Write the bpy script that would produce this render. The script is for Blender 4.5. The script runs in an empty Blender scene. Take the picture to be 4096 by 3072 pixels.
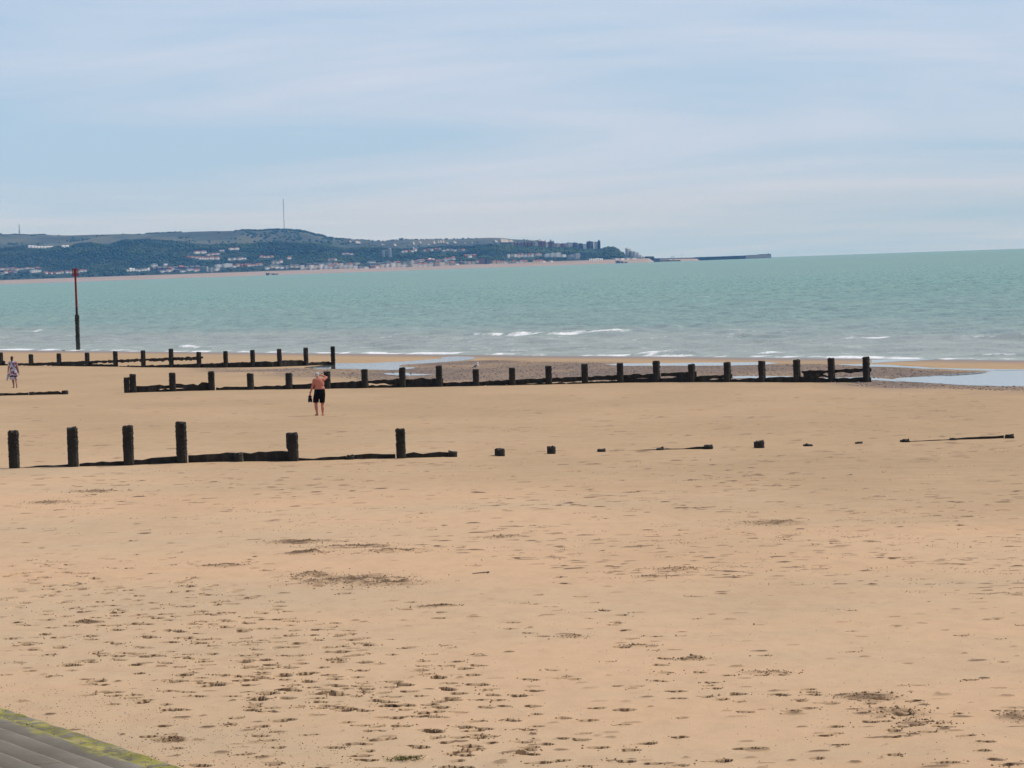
import bpy, bmesh, math, random
import numpy as np
from mathutils import Matrix, Vector, Euler

random.seed(7)
RNG = np.random.default_rng(11)
scene = bpy.context.scene
COL = scene.collection

# ------------------------------------------------------------------ camera
CAM_Z = 7.0                      # eye height above the sea
F = 13260.0                      # focal length in pixels of the 4096 wide photograph
PITCH = math.atan(474.7 / F)
ROLL = math.radians(-1.95)
cam_data = bpy.data.cameras.new('camera')
cam_data.sensor_width = 36.0
cam_data.lens = 36.0 * F / 4096.0
cam_data.clip_start = 0.5
cam_data.clip_end = 90000.0
cam = bpy.data.objects.new('camera', cam_data)
COL.objects.link(cam)
CAM_R = Matrix.Rotation(math.pi / 2 - PITCH, 3, 'X') @ Matrix.Rotation(ROLL, 3, 'Z')
cam.matrix_world = Matrix.Translation((0, 0, CAM_Z)) @ CAM_R.to_4x4()
scene.camera = cam

# ------------------------------------------------------------------ world
SUN_EL = math.radians(54)
SUN_AZ = math.radians(17)        # degrees from +X (right) towards +Y (away)
SUN_DIR = Vector((math.cos(SUN_EL) * math.cos(SUN_AZ), math.cos(SUN_EL) * math.sin(SUN_AZ), math.sin(SUN_EL)))
world = bpy.data.worlds.new('World')
scene.world = world
world.use_nodes = True
wn, wl = world.node_tree.nodes, world.node_tree.links
wn.clear()
w_out = wn.new('ShaderNodeOutputWorld')
w_bg = wn.new('ShaderNodeBackground')
w_bg.inputs['Strength'].default_value = 0.1
w_sky = wn.new('ShaderNodeTexSky')
w_sky.sky_type = 'NISHITA'
w_sky.sun_disc = False
w_sky.sun_elevation = SUN_EL
w_sky.sun_rotation = math.pi / 2 - SUN_AZ
w_sky.air_density = 1.0
w_sky.dust_density = 0.6
w_sky.ozone_density = 2.0
w_tc = wn.new('ShaderNodeTexCoord')
w_sep = wn.new('ShaderNodeSeparateXYZ')
wl.new(w_tc.outputs['Generated'], w_sep.inputs[0])


def wmath(op, a, b=None):
    n = wn.new('ShaderNodeMath')
    n.operation = op
    for i, v in enumerate((a, b)):
        if v is None:
            continue
        if isinstance(v, (int, float)):
            n.inputs[i].default_value = v
        else:
            wl.new(v, n.inputs[i])
    return n.outputs[0]


# a thin high cloud deck: the view direction meets a slightly curved layer
w_den = wmath('ADD', wmath('MAXIMUM', w_sep.outputs['Z'], 0.0), 0.11)
w_cmb = wn.new('ShaderNodeCombineXYZ')
wl.new(wmath('DIVIDE', w_sep.outputs['X'], w_den), w_cmb.inputs['X'])
wl.new(wmath('DIVIDE', w_sep.outputs['Y'], w_den), w_cmb.inputs['Y'])
w_map = wn.new('ShaderNodeMapping')
w_map.inputs['Rotation'].default_value = (0, 0, math.radians(14))
w_map.inputs['Scale'].default_value = (0.55, 1.0, 1)
w_map.inputs['Location'].default_value = (3.7, 1.3, 0)
wl.new(w_cmb.outputs[0], w_map.inputs['Vector'])
w_n1 = wn.new('ShaderNodeTexNoise')
w_n1.inputs['Scale'].default_value = 1.0
w_n1.inputs['Detail'].default_value = 7
w_n1.inputs['Roughness'].default_value = 0.58
w_n1.inputs['Distortion'].default_value = 0.6
wl.new(w_map.outputs[0], w_n1.inputs['Vector'])
w_rmp = wn.new('ShaderNodeValToRGB')
w_rmp.color_ramp.elements[0].position = 0.36
w_rmp.color_ramp.elements[0].color = (0.0, 0.0, 0.0, 1)
w_rmp.color_ramp.elements[1].position = 0.68
w_rmp.color_ramp.elements[1].color = (0.85, 0.85, 0.85, 1)
wl.new(w_n1.outputs['Fac'], w_rmp.inputs['Fac'])
w_tint = wn.new('ShaderNodeMix')
w_tint.data_type = 'RGBA'
w_tint.blend_type = 'MULTIPLY'
w_tint.inputs['Factor'].default_value = 1.0
w_tint.inputs['B'].default_value = (0.62, 0.72, 1.0, 1)
w_low = wn.new('ShaderNodeMapRange')          # pale summer haze low in the sky
w_low.interpolation_type = 'SMOOTHSTEP'
w_low.inputs['From Min'].default_value = 0.0
w_low.inputs['From Max'].default_value = 0.45
w_low.inputs['To Min'].default_value = 0.95
w_low.inputs['To Max'].default_value = 0.0
wl.new(w_sep.outputs['Z'], w_low.inputs['Value'])
w_hz = wn.new('ShaderNodeMix')
w_hz.data_type = 'RGBA'
w_hz.inputs['B'].default_value = (4.45, 6.2, 8.2, 1)
wl.new(w_low.outputs['Result'], w_hz.inputs['Factor'])
w_mix = wn.new('ShaderNodeMix')
w_mix.data_type = 'RGBA'
wl.new(w_sky.outputs[0], w_tint.inputs['A'])
wl.new(w_tint.outputs['Result'], w_hz.inputs['A'])
wl.new(w_hz.outputs['Result'], w_mix.inputs['A'])
w_mix.inputs['B'].default_value = (6.7, 7.2, 8.6, 1)
wl.new(w_rmp.outputs['Color'], w_mix.inputs['Factor'])
wl.new(w_mix.outputs['Result'], w_bg.inputs['Color'])
wl.new(w_bg.outputs[0], w_out.inputs['Surface'])

sun_data = bpy.data.lights.new('sun', 'SUN')
sun_data.energy = 3.6
sun_data.angle = math.radians(0.55)
sun_data.color = (1.0, 0.95, 0.87)
sun = bpy.data.objects.new('sun', sun_data)
sun.rotation_euler = (-SUN_DIR).to_track_quat('-Z', 'Y').to_euler()
sun.location = (30, 40, 60)
COL.objects.link(sun)

scene.view_settings.view_transform = 'Standard'
scene.view_settings.look = 'None'
scene.view_settings.exposure = 0.0
scene.view_settings.gamma = 1.0
scene.view_settings.use_curve_mapping = False
scene.render.engine = 'CYCLES'
scene.cycles.use_denoising = True
scene.cycles.max_bounces = 6
scene.cycles.diffuse_bounces = 3
scene.cycles.glossy_bounces = 3
scene.cycles.volume_bounces = 0

# ------------------------------------------------------------------ helpers
def ray(u, v):
    d = CAM_R @ Vector(((u - 2048) / F, -(v - 1536) / F, -1.0))
    return d


def ab(u, v):                    # lateral and vertical slope of the view ray
    d = ray(u, v)
    return d.x / d.y, d.z / d.y


NX, NY, S_W, H0, KS = 0.852, 0.524, 135.4, 4.82, 0.0161   # beach: a plane falling towards the sea


def shore_s(x, y):
    return NX * x + NY * y


def ground_z(x, y):
    s = shore_s(x, y)
    z = CAM_Z - (H0 + KS * s)
    return z


def hit(u, v):                   # point of the beach plane seen at a photo pixel
    d = ray(u, v)
    a, b = d.x / d.y, d.z / d.y
    y = H0 / (-b - KS * (NX * a + NY))
    return Vector((a * y, y, CAM_Z + b * y))


def sea_hit(u, v):
    a, b = ab(u, v)
    y = -CAM_Z / b
    return Vector((a * y, y, 0))


def at_y(u, v, y):
    a, b = ab(u, v)
    return Vector((a * y, y, CAM_Z + b * y))


def hash2(ix, iy, seed):
    h = (ix * 374761393 + iy * 668265263 + seed * 974634533) & 0xFFFFFFFF
    h = ((h ^ (h >> 13)) * 1274126177) & 0xFFFFFFFF
    h = (h ^ (h >> 16)) & 0xFFFFFFFF
    return h.astype(np.float64) / 4294967295.0


def vnoise(x, y, seed=0):
    x = np.asarray(x, float)
    y = np.asarray(y, float)
    xi = np.floor(x).astype(np.int64)
    yi = np.floor(y).astype(np.int64)
    fx, fy = x - xi, y - yi
    fx = fx * fx * (3 - 2 * fx)
    fy = fy * fy * (3 - 2 * fy)
    a, b = hash2(xi, yi, seed), hash2(xi + 1, yi, seed)
    c, d = hash2(xi, yi + 1, seed), hash2(xi + 1, yi + 1, seed)
    return (a + (b - a) * fx) * (1 - fy) + (c + (d - c) * fx) * fy - 0.5


def fbm(x, y, seed=0, octs=4):
    t, amp = 0, 1.0
    for k in range(octs):
        t = t + amp * vnoise(x * 2 ** k, y * 2 ** k, seed + k * 17)
        amp *= 0.5
    return t


def smooth(e0, e1, x):
    t = np.clip((x - e0) / (e1 - e0), 0, 1)
    return t * t * (3 - 2 * t)


def in_poly(px, py, poly):
    inside = np.zeros(px.shape, bool)
    n = len(poly)
    j = n - 1
    for i in range(n):
        xi, yi = poly[i]
        xj, yj = poly[j]
        c = ((yi > py) != (yj > py)) & (px < (xj - xi) * (py - yi) / (yj - yi + 1e-12) + xi)
        inside ^= c
        j = i
    return inside


def tag(o, label=None, cat=None, group=None, kind=None):
    if label:
        o['label'] = label
    if cat:
        o['category'] = cat
    if group:
        o['group'] = group
    if kind:
        o['kind'] = kind
    return o


def empty(name, loc, rz=0.0):
    o = bpy.data.objects.new(name, None)
    o.empty_display_size = 0.3
    o.location = loc
    o.rotation_euler = (0, 0, rz)
    COL.objects.link(o)
    return o


def link(name, me, parent=None, loc=None, rz=0.0):
    o = bpy.data.objects.new(name, me)
    COL.objects.link(o)
    if parent:
        o.parent = parent
    if loc is not None:
        o.location = loc
    o.rotation_euler = (0, 0, rz)
    return o


def mesh(name, verts, faces, mats, smooth_shade=False, attrs=None, mat_idx=None):
    me = bpy.data.meshes.new(name)
    if isinstance(verts, np.ndarray) and isinstance(faces, np.ndarray):
        nv, nf, k = len(verts), len(faces), faces.shape[1]
        me.vertices.add(nv)
        me.vertices.foreach_set('co', verts.astype(np.float32).ravel())
        me.loops.add(nf * k)
        me.loops.foreach_set('vertex_index', faces.astype(np.int32).ravel())
        me.polygons.add(nf)
        me.polygons.foreach_set('loop_start', np.arange(0, nf * k, k, dtype=np.int32))
        me.update(calc_edges=True)
        me.validate()
    else:
        me.from_pydata([tuple(v) for v in verts], [], [tuple(f) for f in faces])
    if not isinstance(mats, (list, tuple)):
        mats = [mats]
    for m in mats:
        me.materials.append(m)
    if smooth_shade:
        me.polygons.foreach_set('use_smooth', np.ones(len(me.polygons), bool))
    if mat_idx is not None:
        me.polygons.foreach_set('material_index', np.asarray(mat_idx, np.int32))
    for k, a in (attrs or {}).items():
        at = me.attributes.new(k, 'FLOAT', 'POINT')
        at.data.foreach_set('value', np.asarray(a, np.float32).ravel())
    me.update()
    return me


def grid_faces(r, c):
    i = np.arange(r * c).reshape(r, c)
    return np.stack([i[:-1, :-1], i[:-1, 1:], i[1:, 1:], i[1:, :-1]], -1).reshape(-1, 4)


def box_vf(x0, x1, y0, y1, z0, z1):
    v = [(x0, y0, z0), (x1, y0, z0), (x1, y1, z0), (x0, y1, z0), (x0, y0, z1), (x1, y0, z1), (x1, y1, z1), (x0, y1, z1)]
    f = [(0, 3, 2, 1), (4, 5, 6, 7), (0, 1, 5, 4), (1, 2, 6, 5), (2, 3, 7, 6), (3, 0, 4, 7)]
    return v, f


class MB:
    def __init__(self):
        self.v, self.f = [], []

    def add(self, v, f):
        n = len(self.v)
        self.v += [tuple(p) for p in v]
        self.f += [tuple(i + n for i in q) for q in f]
        return self

    def box(self, *a):
        return self.add(*box_vf(*a))

    def tube(self, p0, p1, r0, r1, n=8, cap=True):
        p0, p1 = Vector(p0), Vector(p1)
        d = (p1 - p0).normalized()
        a = d.orthogonal().normalized()
        b = d.cross(a)
        v, f = [], []
        for p, r in ((p0, r0), (p1, r1)):
            for k in range(n):
                t = 2 * math.pi * k / n
                v.append(p + (a * math.cos(t) + b * math.sin(t)) * r)
        for k in range(n):
            f.append((k, (k + 1) % n, n + (k + 1) % n, n + k))
        if cap:
            f.append(tuple(range(n - 1, -1, -1)))
            f.append(tuple(range(n, 2 * n)))
        return self.add(v, f)

    def build(self, name, mat, parent=None, loc=None, sm=False, mname=None):
        return link(name, mesh(mname or name, self.v, self.f, mat, sm), parent, loc)


# ------------------------------------------------------------------ materials
def new_mat(name):
    m = bpy.data.materials.new(name)
    m.use_nodes = True
    nt = m.node_tree
    b = nt.nodes['Principled BSDF']
    return m, nt, b


def N(nt, kind, **kw):
    n = nt.nodes.new(kind)
    for k, v in kw.items():
        setattr(n, k, v)
    return n


def noise(nt, scale, detail=4, rough=0.55, vec=None, stretch=None, coord='Object', rot=0.0):
    tc = N(nt, 'ShaderNodeTexCoord')
    mp = N(nt, 'ShaderNodeMapping')
    if stretch:
        mp.inputs['Scale'].default_value = stretch
    mp.inputs['Rotation'].default_value = (0, 0, rot)
    nt.links.new(tc.outputs[coord], mp.inputs['Vector'])
    n = N(nt, 'ShaderNodeTexNoise')
    n.inputs['Scale'].default_value = scale
    n.inputs['Detail'].default_value = detail
    n.inputs['Roughness'].default_value = rough
    nt.links.new(mp.outputs[0], n.inputs['Vector'])
    return n.outputs['Fac']


def ramp(nt, fac, stops):
    r = N(nt, 'ShaderNodeValToRGB')
    els = r.color_ramp.elements
    while len(els) < len(stops):
        els.new(0.5)
    for e, (p, c) in zip(els, stops):
        e.position = p
        e.color = (*c, 1) if len(c) == 3 else c
    nt.links.new(fac, r.inputs['Fac'])
    return r.outputs['Color']


def mixc(nt, fac, a, b, blend='MIX'):
    m = N(nt, 'ShaderNodeMix', data_type='RGBA', blend_type=blend)
    for sock, v in (('Factor', fac), ('A', a), ('B', b)):
        if isinstance(v, (int, float)):
            m.inputs[sock].default_value = v
        elif isinstance(v, tuple):
            m.inputs[sock].default_value = (*v, 1)
        else:
            nt.links.new(v, m.inputs[sock])
    return m.outputs['Result']


def attr(nt, name):
    a = N(nt, 'ShaderNodeAttribute', attribute_name=name)
    return a.outputs['Fac']


def nmath(nt, op, a, b=None, clamp=False):
    n = N(nt, 'ShaderNodeMath', operation=op, use_clamp=clamp)
    for i, v in enumerate((a, b)):
        if v is None:
            continue
        if isinstance(v, (int, float)):
            n.inputs[i].default_value = v
        else:
            nt.links.new(v, n.inputs[i])
    return n.outputs[0]


def bump(nt, b, height, strength=0.5, dist=0.02):
    bn = N(nt, 'ShaderNodeBump')
    bn.inputs['Strength'].default_value = strength
    bn.inputs['Distance'].default_value = dist
    nt.links.new(height, bn.inputs['Height'])
    nt.links.new(bn.outputs[0], b.inputs['Normal'])


def simple(name, c1, c2=None, scale=3.0, rough=0.8, bmp=0.0, bdist=0.02, stretch=None, spec=0.3, lo=0.35, hi=0.65):
    m, nt, b = new_mat(name)
    b.inputs['Roughness'].default_value = rough
    b.inputs['Specular IOR Level'].default_value = spec
    nz = noise(nt, scale, 5, 0.6, stretch=stretch)
    c2 = c2 or tuple(x * 0.8 for x in c1)
    nt.links.new(ramp(nt, nz, [(lo, c1), (hi, c2)]), b.inputs['Base Color'])
    if bmp:
        bump(nt, b, nz, bmp, bdist)
    return m


M = {}
# sand: dry pink-buff, grey-brown where damp, dark and glossy where wet, brown-grey shingle
m, nt, b = new_mat('sand')
big = noise(nt, 0.16, 5, 0.6, stretch=(0.45, 1.0, 1), rot=math.radians(-25))
mid = noise(nt, 1.1, 5, 0.6, stretch=(0.5, 1.6, 1), rot=math.radians(-20))
fine = noise(nt, 46.0, 3, 0.7)
dry = ramp(nt, big, [(0.33, (0.548, 0.346, 0.191)), (0.5, (0.525, 0.348, 0.197)), (0.68, (0.478, 0.338, 0.20))])
dampc = ramp(nt, mid, [(0.35, (0.408, 0.275, 0.147)), (0.65, (0.365, 0.243, 0.127))])
c = mixc(nt, attr(nt, 'damp'), dry, dampc)
mot = noise(nt, 2.6, 6, 0.72, stretch=(1.0, 0.42, 1), rot=math.radians(-8))
c = mixc(nt, 1.0, c, ramp(nt, mot, [(0.30, (0.91, 0.90, 0.89)), (0.5, (1.0, 1.0, 1.0)), (0.72, (1.05, 1.05, 1.04))]), 'MULTIPLY')
c = mixc(nt, 0.14, c, ramp(nt, fine, [(0.3, (0.25, 0.25, 0.25)), (0.7, (1, 1, 1))]), 'MULTIPLY')
tr = attr(nt, 'turned_shade')
c = mixc(nt, nmath(nt, 'MULTIPLY', tr, 1.5, True), c, ramp(nt, tr, [(0.0, (0.24, 0.15, 0.08)), (0.5, (0.185, 0.115, 0.06)), (1.0, (0.098, 0.056, 0.028))]))  # damp dug sand; the darkest end is shade painted into the footprints
shn = noise(nt, 2.6, 6, 0.75, stretch=(1, 0.45, 1))
shc = ramp(nt, shn, [(0.3, (0.105, 0.074, 0.052)), (0.5, (0.165, 0.118, 0.086)), (0.62, (0.215, 0.155, 0.115)), (0.72, (0.34, 0.275, 0.23))])
c = mixc(nt, attr(nt, 'shingle'), c, shc)
c = mixc(nt, attr(nt, 'wet'), c, (0.20, 0.15, 0.115))
nt.links.new(c, b.inputs['Base Color'])
nt.links.new(nmath(nt, 'SUBTRACT', 0.9, nmath(nt, 'MULTIPLY', attr(nt, 'wet'), 0.55)), b.inputs['Roughness'])
b.inputs['Specular IOR Level'].default_value = 0.25
bump(nt, b, nmath(nt, 'ADD', nmath(nt, 'MULTIPLY', mid, 1.4), nmath(nt, 'MULTIPLY', fine, 0.35)), 0.5, 0.035)
M['sand'] = m

M['clod'] = simple('damp_sand_clod', (0.34, 0.22, 0.118), (0.25, 0.16, 0.084), 9, 0.95, 0.6, 0.01)
M['shell'] = simple('shell_white', (0.78, 0.74, 0.68), (0.6, 0.55, 0.5), 14, 0.6)
M['pebble'] = None
m, nt, b = new_mat('pebble')
t = attr(nt, 'tint')
nt.links.new(ramp(nt, t, [(0.0, (0.09, 0.065, 0.046)), (0.5, (0.17, 0.12, 0.086)), (0.8, (0.27, 0.20, 0.15)), (1.0, (0.62, 0.58, 0.54))]), b.inputs['Base Color'])
b.inputs['Roughness'].default_value = 0.45
M['pebble'] = m
M['weed'] = simple('green_weed', (0.16, 0.15, 0.02), (0.07, 0.068, 0.018), 20, 0.7, 0.6, 0.01)

# timber: tarry black-brown with weed-green and grey salt patches
m, nt, b = new_mat('groyne_timber')
n1 = noise(nt, 5, 6, 0.65, stretch=(1, 1, 0.35))
n2 = noise(nt, 1.7, 5, 0.6)
c = ramp(nt, n1, [(0.3, (0.012, 0.011, 0.009)), (0.52, (0.026, 0.023, 0.018)), (0.72, (0.066, 0.058, 0.046))])
c = mixc(nt, ramp(nt, n2, [(0.5, (0, 0, 0)), (0.72, (0.7, 0.7, 0.7))]), c, (0.022, 0.026, 0.011))
nt.links.new(c, b.inputs['Base Color'])
b.inputs['Roughness'].default_value = 0.75
b.inputs['Specular IOR Level'].default_value = 0.25
bump(nt, b, n1, 0.9, 0.05)
M['timber'] = m
M['timber_grey'] = simple('weathered_timber', (0.055, 0.052, 0.048), (0.022, 0.021, 0.018), 7, 0.8, 0.7, 0.02, stretch=(1, 1, 0.3))

# sea
m, nt, b = new_mat('sea_water')
wv = noise(nt, 0.30, 6, 0.62, stretch=(1, 0.42, 1), rot=math.radians(-28))
w2 = noise(nt, 0.05, 5, 0.55, stretch=(1, 0.35, 1), rot=math.radians(-10))
w3 = noise(nt, 0.006, 4, 0.5, stretch=(0.5, 0.35, 1))
deep = ramp(nt, w2, [(0.3, (0.118, 0.268, 0.20)), (0.55, (0.142, 0.298, 0.22)), (0.75, (0.17, 0.325, 0.24))])
deep = mixc(nt, 0.5, deep, ramp(nt, w3, [(0.35, (0.122, 0.278, 0.212)), (0.65, (0.155, 0.292, 0.20))]))
turb = ramp(nt, wv, [(0.35, (0.245, 0.27, 0.195)), (0.65, (0.33, 0.355, 0.275))])
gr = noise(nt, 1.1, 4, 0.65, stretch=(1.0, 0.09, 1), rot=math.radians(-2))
deep = mixc(nt, 1.0, deep, ramp(nt, gr, [(0.3, (0.58, 0.64, 0.64)), (0.5, (0.92, 0.93, 0.90)), (0.7, (1.34, 1.24, 1.18))]), 'MULTIPLY')  # light and dark wave facets painted into the water colour as grain
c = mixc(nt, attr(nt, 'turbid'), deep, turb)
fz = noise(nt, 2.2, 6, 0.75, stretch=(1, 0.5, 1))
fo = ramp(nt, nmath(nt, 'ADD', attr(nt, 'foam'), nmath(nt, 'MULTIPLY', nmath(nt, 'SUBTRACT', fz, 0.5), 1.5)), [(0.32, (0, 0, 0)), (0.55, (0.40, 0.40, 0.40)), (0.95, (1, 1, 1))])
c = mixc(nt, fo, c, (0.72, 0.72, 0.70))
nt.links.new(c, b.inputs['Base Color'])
b.inputs['Roughness'].default_value = 0.9
b.inputs['Specular IOR Level'].default_value = 0.0
bump(nt, b, nmath(nt, 'ADD', wv, nmath(nt, 'MULTIPLY', w2, 3.0)), 1.0, 0.55)
gl = N(nt, 'ShaderNodeBsdfGlossy')
gl.inputs['Roughness'].default_value = 0.22
nt.links.new(b.inputs['Normal'].links[0].from_socket, gl.inputs['Normal'])
ms = N(nt, 'ShaderNodeMixShader')
nt.links.new(nmath(nt, 'MULTIPLY', nmath(nt, 'SUBTRACT', 1.0, fo), 0.40), ms.inputs['Fac'])
nt.links.new(b.outputs[0], ms.inputs[1])
nt.links.new(gl.outputs[0], ms.inputs[2])
nt.links.new(ms.outputs[0], nt.nodes['Material Output'].inputs['Surface'])
M['sea'] = m
m, nt, b = new_mat('pool_water')
b.inputs['Base Color'].default_value = (0.13, 0.115, 0.09, 1)
b.inputs['Roughness'].default_value = 0.06
b.inputs['IOR'].default_value = 1.33
bump(nt, b, noise(nt, 2.2, 4, 0.5, stretch=(0.5, 1, 1)), 0.06, 0.02)
M['pool'] = m

# sea wall concrete, weed by vertex attribute
m, nt, b = new_mat('sea_wall_concrete')
n1 = noise(nt, 2.2, 7, 0.65)
n2 = noise(nt, 0.7, 5, 0.6, stretch=(1.0, 0.25, 1), rot=math.radians(26))
c = ramp(nt, n1, [(0.3, (0.135, 0.115, 0.085)), (0.55, (0.20, 0.178, 0.14)), (0.75, (0.30, 0.275, 0.225))])
c = mixc(nt, ramp(nt, n2, [(0.42, (0, 0, 0)), (0.7, (0.8, 0.8, 0.8))]), c, (0.115, 0.092, 0.062))
n3 = noise(nt, 5.5, 6, 0.7)
n4 = noise(nt, 1.6, 6, 0.7)
alg = nmath(nt, 'MULTIPLY', attr(nt, 'algae'), ramp(nt, n3, [(0.42, (0, 0, 0)), (0.52, (1, 1, 1))]))
alc = ramp(nt, n4, [(0.36, (0.10, 0.085, 0.03)), (0.46, (0.185, 0.165, 0.016)), (0.56, (0.27, 0.235, 0.03)), (0.68, (0.36, 0.285, 0.15))])
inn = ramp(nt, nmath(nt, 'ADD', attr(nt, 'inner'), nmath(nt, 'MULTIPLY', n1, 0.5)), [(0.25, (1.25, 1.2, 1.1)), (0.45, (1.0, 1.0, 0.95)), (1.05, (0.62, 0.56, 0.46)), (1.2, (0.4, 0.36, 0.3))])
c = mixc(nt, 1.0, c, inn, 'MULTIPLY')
c = mixc(nt, alg, c, alc)
nt.links.new(c, b.inputs['Base Color'])
b.inputs['Roughness'].default_value = 0.85
bump(nt, b, nmath(nt, 'ADD', n1, n3), 0.6, 0.02)
M['concrete'] = m

# far land
m, nt, b = new_mat('hill_grass')
n1 = noise(nt, 0.0042, 6, 0.6, stretch=(0.7, 0.35, 1))
n2 = noise(nt, 0.02, 5, 0.65)
c = ramp(nt, n1, [(0.40, (0.012, 0.022, 0.012)), (0.48, (0.022, 0.034, 0.016)), (0.54, (0.075, 0.078, 0.036)), (0.7, (0.13, 0.118, 0.055))])
c = mixc(nt, 0.35, c, ramp(nt, n2, [(0.35, (0.018, 0.028, 0.014)), (0.65, (0.075, 0.08, 0.038))]))
nt.links.new(c, b.inputs['Base Color'])
b.inputs['Roughness'].default_value = 0.95
M['grass'] = m
M['scrub'] = simple('hill_scrub', (0.014, 0.027, 0.012), (0.024, 0.040, 0.016), 0.02, 0.95)
m, nt, b = new_mat('tree_foliage')
t = attr(nt, 'tint')
c = ramp(nt, t, [(0.0, (0.009, 0.024, 0.008)), (0.5, (0.024, 0.054, 0.014)), (1.0, (0.062, 0.098, 0.024))])
nz = noise(nt, 0.45, 5, 0.8)
c = mixc(nt, 0.6, c, ramp(nt, nz, [(0.35, (0.25, 0.25, 0.25)), (0.65, (1.4, 1.4, 1.2))]), 'MULTIPLY')
nt.links.new(c, b.inputs['Base Color'])
b.inputs['Roughness'].default_value = 0.95
bump(nt, b, nz, 1.0, 1.2)
M['foliage'] = m
M['far_beach'] = simple('far_shingle', (0.34, 0.27, 0.215), (0.27, 0.21, 0.165), 0.03, 0.95, stretch=(0.25, 1, 1))
M['chalk'] = simple('chalk', (0.50, 0.46, 0.40), (0.20, 0.18, 0.13), 0.05, 0.95)
M['white'] = simple('white_render', (0.85, 0.84, 0.80), (0.80, 0.78, 0.74), 0.2, 0.8)
M['cream'] = simple('cream_render', (0.70, 0.64, 0.50), (0.60, 0.54, 0.42), 0.2, 0.8)
M['grey'] = simple('grey_render', (0.42, 0.42, 0.42), (0.34, 0.34, 0.34), 0.2, 0.8)
M['brick'] = simple('red_brick', (0.24, 0.10, 0.07), (0.19, 0.09, 0.065), 0.3, 0.85)
M['darkbrick'] = simple('brown_brick', (0.10, 0.07, 0.06), (0.075, 0.055, 0.05), 0.3, 0.85)
M['rooftile'] = simple('red_roof_tile', (0.30, 0.115, 0.065), (0.23, 0.10, 0.065), 0.4, 0.85)
M['slate'] = simple('slate', (0.075, 0.078, 0.085), (0.055, 0.058, 0.065), 0.4, 0.6)
M['pale_roof'] = simple('pale_roof', (0.66, 0.65, 0.63), (0.58, 0.57, 0.55), 0.3, 0.7)
M['glass'] = simple('window_glass', (0.03, 0.04, 0.05), (0.02, 0.025, 0.03), 1.0, 0.15, spec=0.5)
M['glassblock'] = simple('green_glass_wall', (0.12, 0.19, 0.20), (0.07, 0.11, 0.12), 0.2, 0.25, spec=0.5)
M['steel'] = simple('painted_steel', (0.16, 0.16, 0.17), (0.11, 0.11, 0.12), 0.5, 0.5)
M['rock'] = simple('armour_rock', (0.10, 0.10, 0.10), (0.055, 0.055, 0.06), 0.3, 0.9)
M['harbour'] = simple('harbour_stone', (0.085, 0.085, 0.085), (0.06, 0.06, 0.06), 0.1, 0.9)
M['pale_stone'] = simple('pale_harbour_stone', (0.40, 0.37, 0.34), (0.30, 0.28, 0.26), 0.1, 0.9)
M['lead'] = simple('lead_dome', (0.20, 0.25, 0.24), (0.14, 0.18, 0.18), 0.5, 0.6)

# beacon
M['red_paint'] = simple('red_paint', (0.24, 0.014, 0.016), (0.14, 0.012, 0.012), 2.5, 0.5, 0.2, 0.01)
M['rust_paint'] = simple('dark_fouled_paint', (0.075, 0.02, 0.018), (0.025, 0.018, 0.014), 4.0, 0.7, 0.4, 0.02)
M['fouled'] = simple('weed_fouled_steel', (0.05, 0.052, 0.036), (0.022, 0.023, 0.017), 4, 0.85, 0.9, 0.05)

# people
M['skin'] = simple('tanned_skin', (0.52, 0.19, 0.12), (0.47, 0.155, 0.10), 6, 0.55)
M['skin_pale'] = simple('skin', (0.37, 0.20, 0.15), (0.31, 0.16, 0.12), 6, 0.55)
M['grey_hair'] = simple('grey_hair', (0.50, 0.49, 0.47), (0.33, 0.32, 0.31), 30, 0.8)
M['dark_hair'] = simple('dark_brown_hair', (0.03, 0.018, 0.013), (0.05, 0.028, 0.02), 30, 0.7)
M['black_cloth'] = simple('black_cloth', (0.006, 0.006, 0.007), (0.011, 0.011, 0.012), 12, 0.95, spec=0.05)
M['black_rubber'] = simple('black_rubber', (0.014, 0.014, 0.016), (0.022, 0.022, 0.024), 9, 0.7)
M['pale_cloth'] = simple('pale_grey_cloth', (0.42, 0.43, 0.47), (0.34, 0.35, 0.39), 9, 0.85)
M['strap'] = simple('brown_leather', (0.04, 0.028, 0.03), (0.03, 0.02, 0.022), 9, 0.6)
m, nt, b = new_mat('floral_dress')
tc = N(nt, 'ShaderNodeTexCoord')
vo = N(nt, 'ShaderNodeTexVoronoi')
vo.inputs['Scale'].default_value = 9.0
nt.links.new(tc.outputs['Object'], vo.inputs['Vector'])
sp = N(nt, 'ShaderNodeSeparateColor')
nt.links.new(vo.outputs['Color'], sp.inputs[0])
c = ramp(nt, sp.outputs['Red'], [(0.0, (0.46, 0.45, 0.52)), (0.42, (0.40, 0.39, 0.47)), (0.5, (0.26, 0.045, 0.06)), (0.68, (0.05, 0.04, 0.09)), (0.85, (0.40, 0.28, 0.33)), (1.0, (0.6, 0.6, 0.66))])
for e in ():
    pass
sz = N(nt, 'ShaderNodeSeparateXYZ')
nt.links.new(tc.outputs['Object'], sz.inputs[0])
band = ramp(nt, sz.outputs['Z'], [(0.615, (0, 0, 0)), (0.63, (1, 1, 1)), (0.68, (1, 1, 1)), (0.695, (0, 0, 0))])
c = mixc(nt, band, c, (0.022, 0.014, 0.02))
nt.links.new(c, b.inputs['Base Color'])
b.inputs['Roughness'].default_value = 0.85
M['dress'] = m
M['feather_white'] = simple('white_feathers', (0.80, 0.80, 0.80), (0.72, 0.72, 0.72), 30, 0.8)
M['feather_grey'] = simple('grey_feathers', (0.17, 0.19, 0.23), (0.13, 0.145, 0.18), 30, 0.8)
M['feather_black'] = simple('black_feathers', (0.015, 0.015, 0.016), None, 30, 0.8)
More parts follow.
